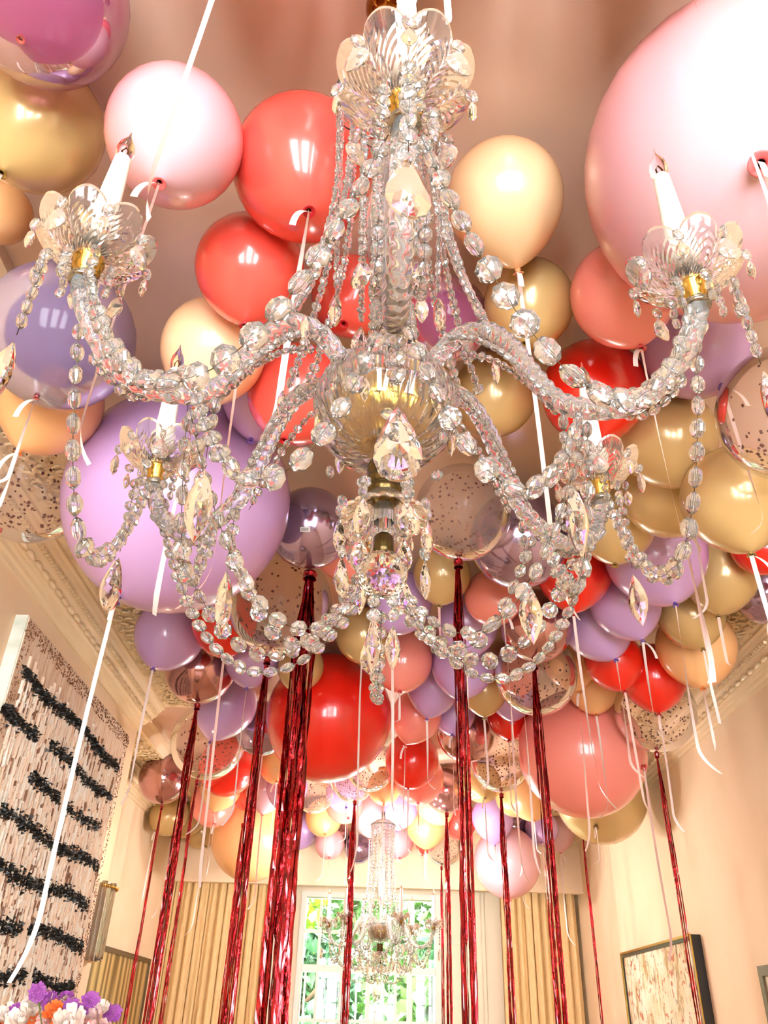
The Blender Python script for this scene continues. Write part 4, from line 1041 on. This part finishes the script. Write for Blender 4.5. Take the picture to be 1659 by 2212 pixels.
def rose(rr, R=.03):
    """cupped petals on nested shells, opening outwards, with ruffled rims"""
    mb = MB()
    for ring in range(5):
        n = 3 + ring; Rk = R * (.28 + .18 * ring); th0 = .25 + .20 * ring; W = 2.6 / n + .55
        for k in range(n):
            a0 = 2 * pi * k / n + ring * .9 + rr.uniform(-.15, .15); vs = []; fs = []; open_ = .10 * ring + rr.uniform(0, .08); ph = rr.uniform(0, 6)
            for i in range(7):
                u = i / 6 * 2 - 1
                for j in range(5):
                    v = j / 4; th = th0 + .14 * u * u + v * (2.3 - th0)
                    rim = (1 - v) ** 3
                    q = Rk * (1 + open_ * rim * 1.6 + .06 * rim * sin(5 * u + ph))
                    aa = a0 + W * .5 * u * (1 - .25 * rim)
                    vs.append((q * sin(th) * cos(aa), q * sin(th) * sin(aa), q * cos(th) * .9 + R * .1))
            for i in range(6):
                for j in range(4): fs.append((i * 5 + j, i * 5 + j + 1, i * 5 + j + 6, i * 5 + j + 5))
            mb.add(vs, fs)
    return mb
rr = random.Random(8)
scab = [scabiosa(rr).mesh('blossom', FC['purple'], False) for _ in range(3)]
roses = {c: rose(rr).mesh('blossom', FC[c], True) for c in ('pink', 'white', 'orange', 'coralp')}
eye_me = MB().lathe([(.005, -.004), (.006, 0), (.0045, .003), (.001, .004)], 10).mesh('eye', m_eye)
def flower(kind, x, z, dy, me, label, sc_, tip):
    y = 2.42 + dy; p = Vector((x, y, ZC + z)); base = Vector((fx + (x - fx) * .08, fy + dy * .15, .84 + .58))
    t = empty('flower', p, label, 'flower', kind)
    link('blossom', me, t, None, tip.to_track_quat('Z', 'Y'), sc_)
    b = base - p; e = -tip.normalized() * .006
    MB().tube([e, e + b * .35 + Vector((rr.uniform(-.02, .02), 0, .03)), b], .0016, 5).obj('stem', m_stem, t)
    if kind.startswith('scab'): link('eye', eye_me, t, -tip.normalized() * .003, tip.to_track_quat('Z', 'Y'), .9)
SC = [(-.852, .046, 'purple scabiosa head, upper of the touching pair at the left'), (-.825, .030, 'purple scabiosa head, lower and wider of the touching pair'), (-.905, .004, 'lilac scabiosa head farthest left in the bouquet'), (-.790, .036, 'purple scabiosa turned away showing its green centre'), (-.762, .016, 'purple scabiosa bud in the middle of the bouquet'), (-.716, .030, 'flat purple scabiosa seen edge-on against the gold picture'), (-.734, .006, 'dark purple scabiosa right of the bouquet middle'), (-.668, .006, 'round purple scabiosa at the right end of the bouquet')]
for i, (x, z, lb) in enumerate(SC):
    tip = Vector((rr.uniform(-.6, .6), -1 if i != 3 else -.4, rr.uniform(.1, .6)))
    flower('scabiosa heads in the bouquet', x, z, rr.uniform(-.05, .05), scab[i % 3], lb, 1.0 if i != 2 else .9, tip)
RO = [('pink', -.80, -.022, 1.0, 'large pale pink rose in the middle of the bouquet'), ('white', -.865, .012, .8, 'small blush rose behind the lilac scabiosa'), ('orange', -.912, -.032, .8, 'orange rose at the left picture edge'), ('orange', -.84, -.030, .75, 'orange rose left of the large pale pink one'), ('orange', -.795, .004, .55, 'small orange bloom under the purple pair'), ('orange', -.772, -.028, .5, 'small orange bloom right of the large pale pink rose'), ('white', -.745, -.016, .85, 'creamy rose right of the middle'), ('pink', -.705, -.014, .8, 'pale pink rose near the right end of the bouquet'), ('coralp', -.715, -.040, .7, 'coral rose at the right end of the bouquet'), ('white', -.685, .014, .45, 'small white bloom beside the flat scabiosa'), ('white', -.875, -.012, .7, 'cream rose left of the middle'), ('pink', -.85, .038, .45, 'small pale pink bloom above the purple pair'), ('coralp', -.755, -.045, .7, 'coral rose low in the middle of the bouquet'), ('pink', -.67, -.040, .7, 'pale pink rose lowest at the right'), ('white', -.93, -.005, .6, 'blush bloom cut off by the left picture edge')]
for (c, x, z, s_, lb) in RO:
    flower('roses in the bouquet', x, z, rr.uniform(-.06, .04), roses[c], lb, s_, Vector((rr.uniform(-.4, .4), -1, rr.uniform(.2, .9))))
